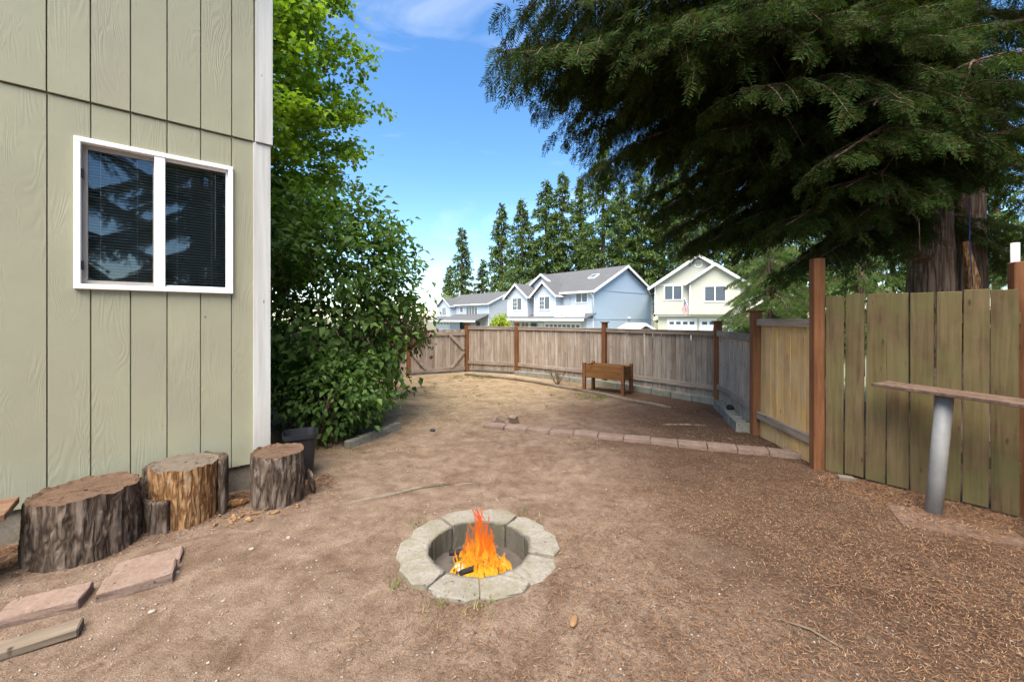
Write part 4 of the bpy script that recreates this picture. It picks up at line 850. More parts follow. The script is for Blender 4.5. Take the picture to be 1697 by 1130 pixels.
for k in range(80):      # the rest of the crown, all round and up the stem
    a = k*2.399; z = 3.3+ (k/80)*12.0; L = 4.9*(1-((z-2.6)/14.5))**0.8*rs.uniform(0.75,1.05)+0.4; back = 0.8 if math.sin(a) < 0 else 1.0
    if z < 5.4 and math.cos(a) < -0.2: L *= 0.62
    if z < 4.8 and math.sin(a) < 0.1: continue
    put_bough(cedar, BOUGH, (0,0,z), (L*math.cos(a)*back, L*math.sin(a)*back, z-L*rs.uniform(0.02,0.2)), rs)
o = MB().tube([at(1607,330,4.55), at(1605,400,4.5)+Vector((0.01,0,0)), at(1612,475,4.5)], 0.005, 6).build('rope', M['rope']); tag(o, 'blue rope hanging down the cedar trunk', 'rope')
def small_cedar(base, H, Lmax, seed, label, n, zmin=0.4, group=None):
    e = empty('cedar_tree', base); tag(e, label, 'tree', group); rs = random.Random(seed)
    link('trunk', trunk([(0,0,-0.1),(0,0,H*0.5),(0,0,H)], [0.12,0.08,0.015], seed, 14, 14), e)
    for k in range(n):
        z = zmin+(H-zmin)*(k/n); L = Lmax*(1-z/H)**0.8*rs.uniform(0.8,1.1)+0.35; a = k*2.399+rs.uniform(-.2,.2)
        put_bough(e, BOUGH_B, (0,0,z+0.25*L), (L*math.cos(a), L*math.sin(a), z-0.05*L), rs)
small_cedar((7.75,12.4,-0.2), 5.0, 2.1, 5, 'bright green cedar partly hiding the cream house', 40)
small_cedar((10.6,12.5,-0.2), 5.6, 2.4, 6, 'bright green young cedar seen under the dark boughs past the mossy fence', 40)
small_cedar((9.4,14.5,-0.2), 6.0, 2.5, 8, 'bright green cedar farther back between the two young ones', 36)
small_cedar((13.9,10.5,-0.2), 6.0, 2.6, 9, 'green young cedar behind the trunk of the dark cedar', 36)

def yard_cedar(base, seed, label, H=12.0, Lm=3.6, n=46):
    e = empty('cedar_tree', base); tag(e, label, 'tree'); rs = random.Random(seed); link('trunk', trunk([(0,0,-0.1),(0,0,H*0.5),(0,0,H)], [0.28,0.18,0.02], seed, 20, 20), e)
    for k in range(n):
        z = 1.4+(H-1.4)*k/n; L = Lm*(1-z/H)**0.7*rs.uniform(0.8,1.1)+0.4; a = k*2.399; put_bough(e, BOUGH, (0,0,z+0.1*L), (L*math.cos(a), L*math.sin(a), z-0.1*L), rs)
yard_cedar((6.2,-5.2,0), 61, 'dark cedar mirrored in the window panes'); yard_cedar((2.7,-6.6,0), 62, 'second dark cedar mirrored in the window beside the first', 14.0); yard_cedar((8.6,-8.4,0), 63, 'tall cedar farther off, mirrored between the two others', 17.0, 4.2, 60); yard_cedar((9.8,-3.0,0), 64, 'broad cedar mirrored at the edge of the window', 13.0, 4.0, 50)
# ------------------------------------------------------------------ tall firs far behind the houses
def fir_mesh(H, Rm, seed, gap=0.12, nb=None):
    rng = np.random.default_rng(seed); rs = random.Random(seed); nb = nb or int(H*7.5); P, A, L, Wd = [], [], [], []
    for k in range(nb):
        s = (k+rs.random())/nb; z = H*(gap+(1-gap)*s); env = Rm*((1-s)**0.75)*(0.55+0.45*min(1,(s+0.05)*5))*rs.uniform(0.55,1.15)+0.25; a = rs.uniform(0,6.283)
        d = np.array([math.cos(a), math.sin(a), 0.0]); up = 0.25*(s-0.35); m = int(7+env*11)
        t = rng.random(m)**0.75; pos = d*env*t[:,None]; pos[:,2] = z + env*up*t - 0.22*env*t*t; lat = rng.normal(size=m)*0.17*env*(1-t*0.6)
        pos[:,0] += -d[1]*lat; pos[:,1] += d[0]*lat; pos[:,2] += rng.normal(size=m)*0.10-0.10
        ax = d*0.7+rng.normal(size=(m,3))*0.55; ax[:,2] -= 0.35
        P.append(pos); A.append(ax); L.append(0.42+0.5*rng.random(m)); 
    P = np.concatenate(P); A = np.concatenate(A); L = np.concatenate(L); V, F = leaf_cloud(P, A, norm(np.array([0,0,1.0])+rng.normal(size=P.shape)*0.4), L, L*0.38, 0.2)
    return np_mesh('crown', V, F, 3, M['fir'])
FIR = [(20.0, fir_mesh(20,4.2,1)), (26.0, fir_mesh(26,5.2,2)), (30.0, fir_mesh(30,5.8,3,0.2)), (24.0, fir_mesh(24,5.6,4)), (28.0, fir_mesh(28,4.6,6,0.25,150))]
FTR = trunk([(0,0,-1.5),(0.1,0,10),(0,0,20)], [0.42,0.30,0.03], 9, 10, 16)
FIRS = [(765,378,106,0),(831,338,100,0),(866,330,86,3),(905,300,84,3),(932,287,82,1),(962,296,88,1),(1000,222,74,4),(1028,300,84,2),(1062,255,76,2),(1100,235,80,3),(1135,250,70,1),(1170,240,84,2),(1215,230,78,4),(1270,210,74,2),(1330,220,70,3),(1400,200,76,2),(1480,220,70,1),(1560,200,74,2),(1650,210,70,4),(885,400,92,3),(745,440,110,0),(985,390,95,3),(1050,400,92,3),(800,430,108,0)]
flab = ['dark fir in the dense row of trees crowded together behind the far houses']
for k, (px, py, Y, kind) in enumerate(FIRS):
    t = at(px, py, Y); Hm, me = FIR[kind]; s = (t.z+1.2)/Hm
    e = empty('fir_tree', (t.x, t.y, -1.2), k*1.7); e.scale = ((s*0.6+0.4)*1.0, (s*0.6+0.4)*1.0, s)
    own = {0: 'slender fir standing apart above the roof of the grey house', 1: 'pointed fir rising just beside the pale blue house on its grey house side', 6: 'tallest narrow fir with a bare lower trunk above the pale blue house roof', 4: 'bushy fir directly above the front bays of the pale blue house'}.get(k)
    tag(e, own or flab[0], 'tree', None if own else 'firs behind the far houses')
    link('trunk', FTR, e, scale=(1,1,Hm/20)); link('crown', me, e)

# ------------------------------------------------------------------ neighbours' houses
def lapmat(name, col, vertical=False, freq=5.5):
    t = NT(name); v = t.coord('Object', (1,1,1)); x, y, z = t.sep(v); n = t.noise(v, 0.8, 4, 0.6)
    c = t.mix(t.math('MULTIPLY', n, 0.35), col, tuple(k*0.8 for k in col))
    if vertical:
        w = t.math('FRACT', t.math('MULTIPLY', t.math('ADD', x, y), 3.3)); ln = t.math('LESS_THAN', w, 0.05)
        c = t.mix(t.math('MULTIPLY', ln, 0.3), c, tuple(k*0.7 for k in col))
    else:
        w = t.math('FRACT', t.math('MULTIPLY', z, freq)); ln = t.math('LESS_THAN', w, 0.09); c = t.mix(t.math('MULTIPLY', ln, 0.6), c, tuple(k*0.55 for k in col)); t.bump(w, 0.5, 0.02)
    return t.fin(c, 0.7, 0.3)
M['blue_lap'] = lapmat('pale_blue_lap_siding', (0.56,0.61,0.67)); M['blue_t111'] = lapmat('blue_panel_siding', (0.37,0.46,0.54), True)
M['grey_lap'] = lapmat('grey_blue_lap_siding', (0.46,0.51,0.57)); M['grey_t111'] = lapmat('grey_panel_siding', (0.42,0.45,0.49), True)
M['cream_lap'] = lapmat('cream_lap_siding', (0.50,0.49,0.395)); M['white'] = plain('white_house_trim', (0.80,0.80,0.79), 0.5, 0.3, 3, 0.06)
M['cream'] = plain('cream_wall', (0.56,0.55,0.42), 0.7); M['door_blue'] = plain('dark_blue_door', (0.05,0.09,0.15), 0.5)
def far_window(par, face, a0, a1, z0, z1, off, sash=2, grid=0):
    """face 'x': wall plane x=off facing -x, a = y ; face 'y': wall plane y=off facing -y, a = x"""
    def bx(mb, p0, p1, q0, q1, d0, d1):
        if face == 'x': mb.box(off-d1, off-d0, p0, p1, q0, q1)
        else: mb.box(p0, p1, off-d1, off-d0, q0, q1)
        return mb
    f = 0.10; mb = MB(); bx(mb, a0-f, a1+f, z1, z1+f, 0.003, 0.06); bx(mb, a0-f, a1+f, z0-f, z0, 0.003, 0.06); bx(mb, a0-f, a0, z0, z1, 0.003, 0.06); bx(mb, a1, a1+f, z0, z1, 0.003, 0.06)
    for k in range(1, sash): c = a0+(a1-a0)*k/sash; bx(mb, c-0.04, c+0.04, z0, z1, 0.003, 0.05)
    for k in range(grid):
        c = a1-(a1-a0)/sash*(0.5); bx(mb, c-0.02, c+0.02, z0, z1, 0.003, 0.04); c2 = z0+(z1-z0)*(k+1)/(grid+1); bx(mb, a1-(a1-a0)/sash, a1, c2-0.02, c2+0.02, 0.003, 0.04)
    w = mb.build('window', M['white'], par)
    for k in range(sash):
        p0 = a0+(a1-a0)*k/sash; p1 = a0+(a1-a0)*(k+1)/sash; bx(MB(), p0+0.001, p1-0.001, z0, z1, 0.004, 0.02).build('pane', M['far_glass'], w)
    return w
def gable_roof(par, x0, x1, y0, y1, ze, zr, along, over=0.45, th=0.16, mat='roof', name='roof'):
    """ridge along 'y' or 'x'; eaves at ze, ridge at zr"""
    mb = MB()
    if along == 'y':
        xm = (x0+x1)/2; k = (zr-ze)/(xm-x0); lo = ze-over*k
        for xa in (x0-over, x1+over): mb.prism([(xa,y0-over,lo),(xm,y0-over,zr),(xm,y0-over,zr+th),(xa,y0-over,lo+th)], (0,y1-y0+2*over,0))
        tr = MB()
        for xa in (x0-over, x1+over):
            for ya in (y0-over-0.03, y1+over): tr.prism([(xa,ya,lo-0.10),(xm,ya,zr-0.10),(xm,ya,zr+th+0.01),(xa,ya,lo+th+0.01)], (0,0.03,0))
        for xa, sg in ((x0-over,-1),(x1+over,1)): tr.box(min(xa,xa+sg*0.10), max(xa,xa+sg*0.10), y0-over, y1+over, lo-0.05, lo+th-0.02)
    else:
        ym = (y0+y1)/2; k = (zr-ze)/(ym-y0); lo = ze-over*k
        for ya in (y0-over, y1+over): mb.prism([(x0-over,ya,lo),(x0-over,ym,zr),(x0-over,ym,zr+th),(x0-over,ya,lo+th)], (x1-x0+over,0,0))
        tr = MB()
        for ya in (y0-over, y1+over): tr.prism([(x0-over-0.03,ya,lo-0.10),(x0-over-0.03,ym,zr-0.10),(x0-over-0.03,ym,zr+th+0.01),(x0-over-0.03,ya,lo+th+0.01)], (0.03,0,0))
        for ya, sg in ((y0-over,-1),(y1+over,1)): tr.box(x0-over, x1-1.5, min(ya,ya+sg*0.10), max(ya,ya+sg*0.10), lo-0.05, lo+th-0.02)
    r = mb.build(name, M[mat], par); tr.build('trim', M['white'], r); return r
def garage_door(par, face, a0, a1, z0, z1, off, nwin, arch=False):
    def bx(mb, p0, p1, q0, q1, d0, d1):
        if face == 'x': mb.box(off-d1, off-d0, p0, p1, q0, q1)
        else: mb.box(p0, p1, off-d1, off-d0, q0, q1)
        return mb
    mb = MB(); n = 4
    for k in range(n): bx(mb, a0, a1, z0+(z1-z0)*k/n+0.01, z0+(z1-z0)*(k+1)/n-0.01, 0.003, 0.05)
    bx(mb, a0-0.12, a0, z0, z1+0.12, 0.003, 0.07); bx(mb, a1, a1+0.12, z0, z1+0.12, 0.003, 0.07); bx(mb, a0, a1, z1, z1+0.12, 0.003, 0.07)
    d = mb.build('garage_door', M['white'], par)
    for k in range(nwin):
        c = a0+(a1-a0)*(k+0.5)/nwin; w = (a1-a0)/nwin*0.34; bx(MB(), c-w, c+w, z1-0.42, z1-0.16, 0.052, 0.062).build('pane', M['far_glass'], d)
def gable_wall(par, plane, c, a0, a1, z0, ze, zr, th, mat):
    """thin gable end: plane 'y' at y=c (spanning x a0..a1) or 'x' at x=c"""
    am = (a0+a1)/2; pts = [(a0,z0),(a1,z0),(a1,ze),(am,zr),(a0,ze)]
    P_ = [(a,c,z) if plane == 'y' else (c,a,z) for a,z in pts]; return MB().prism(P_, (0,th,0) if plane == 'y' else (th,0,0)).build('wall', M[mat], par)
G = -1.2
# pale blue house: local x = gable width (v), local y = front length (u)
bh = empty('neighbour_house', (7.9,40,0), math.atan2(0.65,0.76)); tag(bh, 'pale blue two-storey house with grey roof and front bays', 'house')
W, Lh, ze, zr = 10.6, 12.2, 4.25, 6.9
gable_wall(bh, 'y', 0.0, 0, W, G, ze, zr-0.05, 0.15, 'blue_t111'); gable_wall(bh, 'y', Lh, 0, W, G, ze, zr-0.05, 0.15, 'blue_t111')
MB().box(0,0.15,0.152,Lh-0.002,G,ze).box(W-0.15,W,0.152,Lh-0.002,G,ze).build('wall', M['blue_lap'], bh)
gable_roof(bh, 0, W, 0, Lh, ze, zr, 'y')
MB().box(-0.03,0.12,-0.03,-0.003,G,ze-0.3).build('corner_board', M['white'], bh); MB().box(W-0.10,W+0.02,-0.03,-0.003,G,ze-0.3).build('corner_board', M['white'], bh)
MB().box(0.1,W-0.1,-0.04,-0.003,1.38,1.44).build('belt_line', M['blue_t111'], bh); MB().box(0.1,W-0.1,-0.04,-0.003,ze-0.02,ze+0.04).build('belt_line', M['blue_t111'], bh)
for (y0, y1, ym) in ((4.1,7.2,0),(8.4,11.7,0)):
    gable_wall(bh, 'x', -1.0, y0, y1, 1.55, 4.05, 5.2, 0.12, 'blue_lap'); MB().box(-0.88,-0.001,y0,y0+0.12,1.55,4.05).box(-0.88,-0.001,y1-0.12,y1,1.55,4.05).build('wall', M['blue_lap'], bh)
    gable_roof(bh, -1.0, 4.5, y0, y1, 4.05, 5.3, 'x', 0.4, 0.14)
    c = (y0+y1)/2; far_window(bh, 'x', c-0.75, c+0.75, 2.45, 3.75, -1.0, 2, 2)
    for yy in (y0, y1): MB().box(-1.03,-1.003,yy-0.06,yy+0.06,1.55,4.0).build('corner_board', M['white'], bh)
gable_wall(bh, 'x', 1.2, 5.6, 10.6, 4.2, 4.9, 6.3, 0.12, 'blue_lap'); gable_roof(bh, 1.2, 6.0, 5.6, 10.6, 4.9, 6.42, 'x', 0.4, 0.14)
far_window(bh, 'x', 0.7, 2.1, 3.1, 3.95, 0.0, 2, 0)
MB().box(-0.06,-0.003,2.9,3.9,1.6,3.7).build('balcony_door', M['grey_t111'] if 'grey_t111' in M else M['white'], bh)
rl = MB(); rl.box(-1.2,-1.12,0.1,4.05,2.62,2.72); rl.box(-1.2,-1.12,0.1,4.05,1.62,1.70)
for k in range(27): rl.box(-1.18,-1.14,0.14+k*0.148,0.19+k*0.148,1.70,2.62)
for y in (0.1,1.4,2.7): rl.box(-1.21,-1.11,y,y+0.11,1.6,2.76)
rl.build('balcony_railing', M['white'], bh)
mb = MB(); mb.prism([(-1.9,-0.4,1.32),(0.0,-0.4,1.86),(0.0,-0.4,1.98),(-1.9,-0.4,1.44)], (0,Lh+0.8,0)); lr = mb.build('lower_roof', M['roof'], bh); MB().box(-2.02,-1.9,-0.42,Lh+0.42,1.22,1.46).build('gutter', M['white'], lr)
MB().box(-0.98,-0.90,0.05,6.0,G,1.50).box(-0.98,0.0,0.0,0.05,G,1.50).build('garage_wall', M['blue_lap'], bh); garage_door(bh, 'x', 0.75, 5.55, G, 1.0, -0.98, 8)
far_window(bh, 'x', 9.2, 10.4, -0.1, 1.0, 0.0, 2, 0)
MB().box(-0.05,-0.003,7.9,8.8,G,0.95).build('door', M['door_blue'], bh); MB().box(-0.10,-0.003,6.6,7.5,G,1.05).build('arched_window', M['white'], bh)
MB().box(4.9,5.3,-0.05,-0.003,6.1,6.45).build('gable_vent', M['grey_t111'] if 'grey_t111' in M else M['white'], bh)
# skylight on the roof slope facing the front
sk = MB().box(-0.55,0.55,-0.4,0.4,0,0.14).build('skylight', M['white'], bh, 0, (2.9,2.2,ze+2.9*(zr-ze)/5.3+0.16), (0,-math.atan2(zr-ze,5.3),0)); MB().box(-0.45,0.45,-0.32,0.32,0.142,0.15).build('pane', M['far_glass'], sk)
for yy in (-0.1, 7.8): MB().tube([(-0.42,yy,ze-0.3),(-0.12,yy,ze-0.75),(-0.08,yy,1.9)], 0.05, 6).build('downspout', M['white'], bh)
MB().tube([(W+0.45,-0.1,ze-0.3),(W+0.1,-0.1,ze-0.75),(W+0.08,-0.1,G)], 0.05, 6).build('downspout', M['white'], bh)
lump('wall_lamp', (0.18,0.15,0.12), M['white'], (6.0,-0.1,1.5), 4, parent=bh)
# grey house
gh = empty('neighbour_house', (-4.3,74.6,0), math.atan2(0.65,0.76)); tag(gh, 'grey two-storey house with gabled front bay seen above the garden gate', 'house')
W2, L2, zr2 = 10.0, 16.0, 6.5
gable_wall(gh, 'y', 0.0, 0, W2, G, 4.25, zr2-0.05, 0.15, 'grey_t111'); gable_wall(gh, 'y', L2, 0, W2, G, 4.25, zr2-0.05, 0.15, 'grey_t111'); MB().box(0,0.15,0.152,L2-0.002,G,4.25).box(W2-0.15,W2,0.152,L2-0.002,G,4.25).build('wall', M['grey_lap'], gh)
gable_roof(gh, 0, W2, 0, L2, 4.25, zr2, 'y')
gable_wall(gh, 'x', -1.2, 11.0, 15.6, 1.5, 4.1, 5.5, 0.12, 'grey_lap'); MB().box(-1.08,-0.001,11.0,11.12,1.5,4.1).box(-1.08,-0.001,15.48,15.6,1.5,4.1).build('wall', M['grey_lap'], gh); gable_roof(gh, -1.2, 4.5, 11.0, 15.6, 4.1, 5.6, 'x', 0.4, 0.14)
far_window(gh, 'x', 12.6, 14.0, 2.1, 3.7, -1.2, 2); far_window(gh, 'x', 3.4, 7.0, 2.2, 3.75, 0.0, 4); far_window(gh, 'x', 8.2, 9.2, 2.7, 3.75, 0.0, 1)
mb = MB(); mb.prism([(-3.2,-0.4,0.98),(0.0,-0.4,2.2),(0.0,-0.4,2.32),(-3.2,-0.4,1.10)], (0,L2+0.8,0)); lr = mb.build('lower_roof', M['roof'], gh); MB().box(-3.32,-3.2,-0.42,L2+0.42,0.86,1.12).build('gutter', M['white'], lr)
MB().box(-1.6,-1.5,7.0,15.8,G,1.3).build('garage_wall', M['grey_lap'], gh); garage_door(gh, 'x', 10.6, 15.4, G, 0.75, -1.6, 4); MB().box(-0.06,-0.003,2.6,3.7,G,0.85).build('door', M['door_blue'], gh); MB().box(4.3,4.9,-0.05,-0.003,5.6,6.0).build('gable_vent', M['white'], gh)
far_window(gh, 'y', 2.6, 4.2, -0.3, 0.8, 0.0, 2)
MB().box(-0.03,0.12,-0.03,-0.003,G,3.9).build('corner_board', M['white'], gh)
# cream house: local x along the front, y into depth
ch = empty('neighbour_house', (13.2,38.0,0), math.atan2(-0.342,0.94)); tag(ch, 'cream gabled house with two white garage doors and a flag', 'house')
Wc = 7.4
MB().box(0.3,Wc-0.1,0.6,0.75,G,1.82).build('garage_wall', M['cream'], ch); gable_wall(ch, 'y', 0.0, 0, Wc, 1.841, 4.5, 6.95, 0.15, 'cream_lap')
for bx_ in ((0,0.15,0.152,8.0,1.841,4.5),(Wc-0.15,Wc,0.152,8.0,1.841,4.5),(0.3,0.45,0.752,8.0,G,1.82)): MB().box(*bx_).build('wall', M['cream_lap'], ch)
MB().box(0.152,Wc-0.152,0.152,7.9,1.66,1.839).build('soffit', M['white'], ch)
gable_roof(ch, 0, Wc, 0, 8.0, 4.5, 7.0, 'y', 0.5); gable_wall(ch, 'y', -0.4, 2.95, 7.0, 1.841, 4.75, 6.05, 0.12, 'cream_lap'); gable_roof(ch, 2.95, 7.0, -0.4, 2.5, 4.75, 6.15, 'y', 0.4, 0.14)
far_window(ch, 'y', 0.9, 2.3, 3.2, 4.4, 0.0, 2); far_window(ch, 'y', 4.2, 5.8, 3.0, 4.25, -0.4, 2)
garage_door(ch, 'y', 1.2, 3.5, G, 1.33, 0.6, 4); garage_door(ch, 'y', 3.95, 6.4, G, 1.33, 0.6, 4)
for x in (0.06,3.0): MB().box(x-0.06,x+0.06,-0.43 if x > 1 else -0.03,-0.403 if x > 1 else -0.003,1.85,4.5).build('corner_board', M['white'], ch)
MB().box(0.1,2.9,-0.04,-0.003,4.52,4.62).build('trim_board', M['white'], ch)
rg_ = MB(); N_ = 20
for k in range(N_):
    a0, a1 = 2*math.pi*k/N_, 2*math.pi*(k+1)/N_; rg_.prism([(3.7+0.28*math.cos(a0),-0.05,6.35+0.28*math.sin(a0)),(3.7+0.28*math.cos(a1),-0.05,6.35+0.28*math.sin(a1)),(3.7+0.36*math.cos(a1),-0.05,6.35+0.36*math.sin(a1)),(3.7+0.36*math.cos(a0),-0.05,6.35+0.36*math.sin(a0))], (0,0.047,0))
rg_.build('round_vent', M['white'], ch)
# flag on a slanting pole
fg = empty('flag', (15.35,35.9,0)); tag(fg, 'striped flag with blue canton on a slanting pole before the cream house', 'flag')
MB().tube([(0.55,0.35,1.75),(-0.35,-0.2,3.25)], 0.025, 6).build('flag_pole', M['white'], fg)
t = NT('flag_cloth'); u, v_, w_ = t.sep(t.coord('UV')); st = t.math('GREATER_THAN', t.math('FRACT', t.math('MULTIPLY', v_, 6.5)), 0.5); c = t.mix(st, (0.42,0.03,0.05), (0.75,0.73,0.72))
cn = t.math('MULTIPLY', t.math('LESS_THAN', u, 0.4), t.math('GREATER_THAN', v_, 0.46)); vo = t.node('ShaderNodeTexVoronoi'); t.set(vo, Scale=11.0, Randomness=0.1); t.l.new(t.coord('UV'), vo.inputs['Vector'])
c = t.mix(cn, c, t.mix(t.math('LESS_THAN', vo.outputs['Distance'], 0.25), (0.03,0.05,0.18), (0.75,0.75,0.78))); M['flag'] = t.fin(c, 0.8, 0.1)
nu, nv = 14, 10; Vf = []; UV = []
p_hi = Vector((-0.33,-0.19,3.2)); p_lo = Vector((0.02,0.02,2.62))
for j in range(nv):
    for i in range(nu):
        a_ = i/(nu-1); b_ = j/(nv-1); top_ = p_lo.lerp(p_hi, b_); Vf.append((top_.x-0.18*a_+0.05*math.sin(a_*9+b_*3), top_.y+0.07*math.sin(a_*11+b_*2), top_.z-1.0*a_)); UV.append((a_, b_))
qf = [[j*nu+i, j*nu+i+1, (j+1)*nu+i+1, (j+1)*nu+i] for j in range(nv-1) for i in range(nu-1)]
me = np_mesh('cloth', np.array(Vf), np.array(qf), 4, M['flag'], True); ul = me.uv_layers.new(name='UVMap'); ids = np.zeros(len(me.loops), dtype=np.int32); me.loops.foreach_get('vertex_index', ids); ul.data.foreach_set('uv', np.array(UV, dtype=np.float32)[ids].ravel()); link('cloth', me, fg)
# shed and parked car between the houses
sh = empty('garden_shed', (8.7,29.5,-1.2), 0.35); tag(sh, 'small shed with pale gable roof seen just over the back fence', 'shed')
MB().box(0,2.0,0,2.0,0,1.75).build('wall', M['cream'], sh); gable_roof(sh, 0, 2.0, 0, 2.0, 1.76, 2.25, 'y', 0.15, 0.06, 'white')
def car(loc, rz, label, col):
    e = empty('parked_car', loc, rz); tag(e, label, 'car'); p = plain('car_paint', col, 0.3, 0.5, 2, 0.05)
    pr = [(-2.2,0.35),(-2.25,0.75),(-2.1,1.0),(-1.7,1.06),(-1.1,1.5),(0.5,1.55),(1.15,1.08),(2.0,0.95),(2.2,0.7),(2.2,0.35)]
    MB().prism([(x,-0.85,z) for x,z in pr], (0,1.7,0)).build('body', p, e, 0.05)
    for s in (-1,1):
        MB().prism([(x,s*0.855,z) for x,z in ((-1.5,1.09),(-1.0,1.44),(0.42,1.48),(0.95,1.09))], (0,s*0.012,0)).build('side_window', M['far_glass'], e)
        for x in (-1.35,1.35):
            w = MB().tube([(x,s*0.70,0.33),(x,s*0.90,0.33)], 0.33, 18).build('wheel', M['black'], e); MB().tube([(x,s*0.89,0.33),(x,s*0.915,0.33)], 0.19, 12).build('rim', M['galv'], w)
    MB().prism([(0.57,-0.7,1.52),(1.14,-0.75,1.11),(1.14,0.75,1.11),(0.57,0.7,1.52)], (0.02,0,0.015)).build('windscreen', M['far_glass'], e); return e
car((11.4,30.5,-1.2), 2.9, 'dark parked car whose roof shows over the back fence', (0.05,0.055,0.07)); car((10.2,33.5,-1.2), 2.9, 'silver parked car behind the dark one', (0.45,0.47,0.5))
shrub('yellow_shrub', 'bright yellow-green shrub in front of the pale blue house', 'shrub', (-0.9,36.5,-1.2), (-0.9,36.5,0.62), (0.95,0.95,1.25), 90, 30, 0.20, M['yellow_shrub'], 8, 9, shell=0.2, clump=0.2)
# bare little shrub by the back fence
e = empty('bare_shrub', (1.0,9.0,0)); tag(e, 'small leafless shrub in the bed by the back fence', 'shrub'); mb = MB(); rs = random.Random(3)
for k in range(13):
    a = rs.uniform(0,6.28); L = rs.uniform(0.25,0.5); d = Vector((math.cos(a)*0.65, math.sin(a)*0.65, 1.0)).normalized(); m_ = d*L*0.5+Vector((rs.gauss(0,.03),rs.gauss(0,.03),0)); mb.tube([(0,0,-0.02),m_,d*L], [0.009,0.006,0.002], 5, False)
    for j in range(2): mb.tube([m_, m_+Vector((rs.gauss(0,.09),rs.gauss(0,.09),0.16))], [0.004,0.0015], 4, False)
mb.build('stem', M['twig'], e)

# ------------------------------------------------------------------ litter on the ground
def strips(n, xs, ys, ln, wd, seed, curl=0.3):
    rng = np.random.default_rng(seed); a = rng.random(n)*2*np.pi; L = ln*(0.5+rng.random(n)); W = wd*(0.6+0.8*rng.random(n)); d = np.stack([np.cos(a), np.sin(a)], 1); s = np.stack([-d[:,1], d[:,0]], 1); bend = (rng.random(n)-0.5)*curl*2
    P0 = np.stack([xs, ys], 1); P1 = P0+d*(L*0.5)[:,None]+s*(L*bend*0.4)[:,None]; P2 = P0+d*L[:,None]*(1-np.abs(bend)*0.2)[:,None]; out = []
    zj = rng.random((n,3))*0.010
    for k, (P_, w) in enumerate(((P0,0.7),(P1,1.0),(P2,0.4))):
        for sg in (-1,1):
            q = P_+s*(sg*W*w*0.5)[:,None]; z = gz(P_[:,0], P_[:,1])+0.003+zj[:,k]; out.append(np.concatenate([q, z[:,None]], 1))
    V = np.stack(out, 1).reshape(-1,3); b = (np.arange(n)*6)[:,None]; F = np.concatenate([b+np.array([0,2,3,1]), b+np.array([2,4,5,3])], 1).reshape(-1,4); return V, F
def scatter(n, x0, x1, y0, y1, dens, seed):
    rng = np.random.default_rng(seed); xs = []; ys = []; c = 0
    while c < n:
        m = n*3; x = rng.uniform(x0,x1,m); y = y0+(y1-y0)*rng.random(m)**1.35; k = rng.random(m) < dens(x,y); k &= np.hypot(x-PIT[0], y-PIT[1]) > 0.5
        k &= ((x-C0.x)*0.65+(y-C0.y)*-0.76 > 0.03) | (y > 3.6); k &= (x*FN[0]+y*FN[1] < 7.45); k &= x < 3.02+np.clip(3.95-y,0,1.2)*0.75; xs.append(x[k]); ys.append(y[k]); c += int(k.sum())
    return np.concatenate(xs)[:n], np.concatenate(ys)[:n]
def patch(x, y, s, seed): return fbm(np.stack([x*s, y*s, x*0], -1), 3, seed)/0.875
dn = lambda x, y: np.clip(0.10+0.36*(x+0.2)-0.03*(y-3)+1.5*(patch(x,y,1.6,4)-0.5), 0.03, 1)
xs, ys = scatter(100000, -3.0, 4.2, 1.4, 6.8, dn, 1); V, F = strips(len(xs), xs, ys, 0.024, 0.0022, 2, 0.6)
tag(link('needle_litter', np_mesh('needle_litter', V, F, 4, M['needles'])), 'orange-brown fallen cedar needles strewn over the dirt', 'needles', kind='stuff')
ds = lambda x, y: np.clip(0.05-0.12*x+0.10*(y-5)+1.4*(patch(x,y,1.2,8)-0.5), 0, 1)
xs, ys = scatter(9000, -3.2, 3.2, 4.5, 11.0, ds, 3); V, F = strips(len(xs), xs, ys, 0.045, 0.006, 4)
tag(link('straw_litter', np_mesh('straw_litter', V, F, 4, M['straw'])), 'dry tan straw and leaf bits on the far dirt', 'straw', kind='stuff')
rng = np.random.default_rng(77); tt = rng.uniform(-0.5,1.9,5200); dd = np.abs(rng.normal(0,0.22,5200))+0.03; xs = C0.x-0.76*tt+0.65*dd; ys = C0.y-0.65*tt-0.76*dd; V, F = strips(len(xs), xs, ys, 0.035, 0.005, 12, 0.5)
tag(link('wall_debris', np_mesh('wall_debris', V, F, 4, M['needles'])), 'dark bark crumbs and needles gathered along the foot of the wall', 'debris', kind='stuff')
rng = np.random.default_rng(78); tt = rng.uniform(0,1,4200); dd = np.abs(rng.normal(0,0.22,4200))+0.02; xs = 3.0+0.66*tt-0.8*dd; ys = 3.9-0.93*tt-0.55*dd; V, F = strips(len(xs), xs, ys, 0.04, 0.005, 13, 0.5)
tag(link('fence_debris', np_mesh('fence_debris', V, F, 4, M['needles'])), 'brown needles and twigs gathered at the foot of the mossy fence', 'debris', kind='stuff')
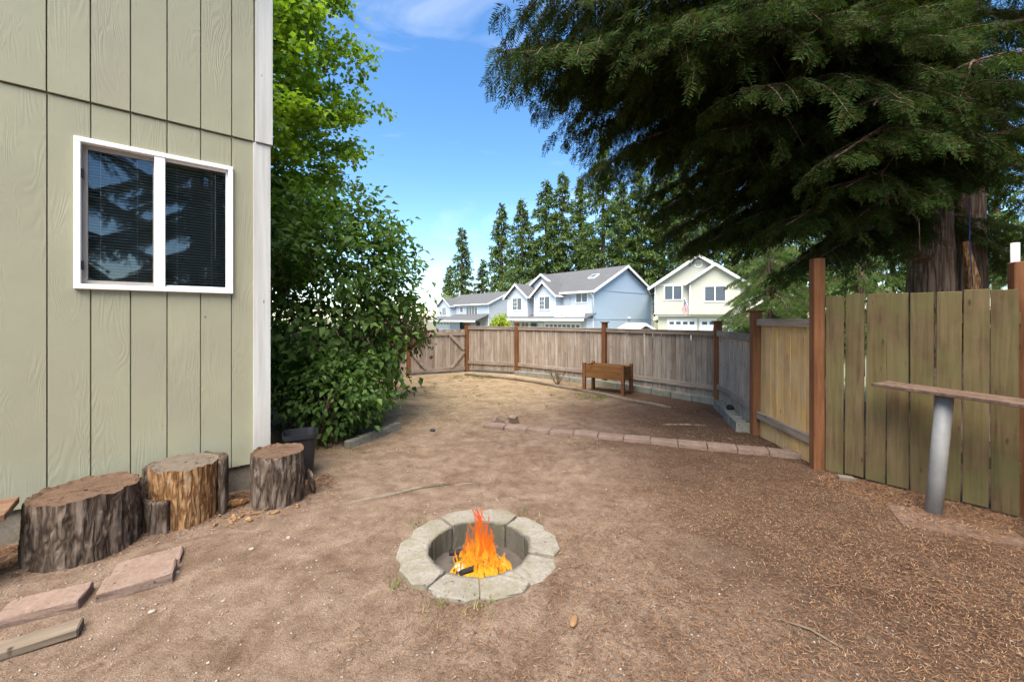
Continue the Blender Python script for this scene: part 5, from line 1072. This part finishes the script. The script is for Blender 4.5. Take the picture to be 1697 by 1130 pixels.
# pebbles
xs, ys = scatter(3600, -3.0, 3.6, 1.45, 6.0, lambda x, y: np.clip(0.5-0.16*x+1.2*(patch(x,y,2.2,15)-0.5), 0.06, 1), 5)
rng = np.random.default_rng(6); n = len(xs); sz = 0.0028+0.0065*rng.random(n)**3.0; base = np.array([[1,0,0],[0.3,0.9,0.1],[-0.8,0.5,0],[-0.7,-0.6,0.1],[0.4,-0.85,0],[0.1,0.05,0.75],[0,0,-0.5]]); tri = np.array([[0,1,5],[1,2,5],[2,3,5],[3,4,5],[4,0,5],[1,0,6],[2,1,6],[3,2,6],[4,3,6],[0,4,6]])
a = rng.random(n)*6.28; ca, sa = np.cos(a), np.sin(a); B = np.tile(base, (n,1,1))*(0.75+0.5*rng.random((n,7,3))); X = B[:,:,0]*ca[:,None]-B[:,:,1]*sa[:,None]; Y = B[:,:,0]*sa[:,None]+B[:,:,1]*ca[:,None]
V = np.stack([X*sz[:,None]+xs[:,None], Y*sz[:,None]*0.9+ys[:,None], B[:,:,2]*sz[:,None]*0.8+(gz(xs,ys)+sz*0.25)[:,None]], -1).reshape(-1,3); F = (tri[None]+(np.arange(n)*7)[:,None,None]).reshape(-1,3)
tag(link('pebbles', np_mesh('pebbles', V, F, 3, M['pebble'])), 'tiny pale pebbles scattered over the dirt', 'pebbles', kind='stuff')
# dry grass tufts
def tufts(cs, per, h, spread, seed):
    rng = np.random.default_rng(seed); c = np.repeat(np.array(cs), per, 0); n = len(c); p = c+rng.normal(size=(n,2))*spread; a = rng.random(n)*6.28; H = h*(0.5+rng.random(n)); ln = rng.random(n)*0.8
    w = 0.004; z = gz(p[:,0], p[:,1])-0.003; d = np.stack([np.cos(a), np.sin(a)], 1); s = np.stack([-d[:,1], d[:,0]], 1)
    A = np.concatenate([p-s*w, z[:,None]], 1); B = np.concatenate([p+s*w, z[:,None]], 1); Cc = np.concatenate([p+d*(H*ln)[:,None], (z+H)[:,None]], 1); V = np.stack([A,B,Cc], 1).reshape(-1,3); return V, np.arange(len(V))
rs = random.Random(8); cs = [(-0.95+rs.gauss(0,.35), 10.1+rs.gauss(0,.22)) for k in range(40)]+[(1.55+rs.gauss(0,.25), 7.5+rs.gauss(0,.2)) for k in range(22)]+[(-2.4+rs.gauss(0,.5), 8.2+rs.gauss(0,.5)) for k in range(40)]+[(rs.uniform(-2.5,2), rs.uniform(6.5,10)) for k in range(30)]+[(PIT[0]+0.54*math.cos(a), PIT[1]+0.54*math.sin(a)) for a in (1.0,2.6,3.9,4.4,4.8)]
V, F = tufts(cs, 26, 0.035, 0.045, 3); tag(link('grass_tufts', np_mesh('grass_tufts', V, F, 3, M['grass'])), 'sparse yellow-green grass tufts on the dirt', 'grass', kind='stuff')
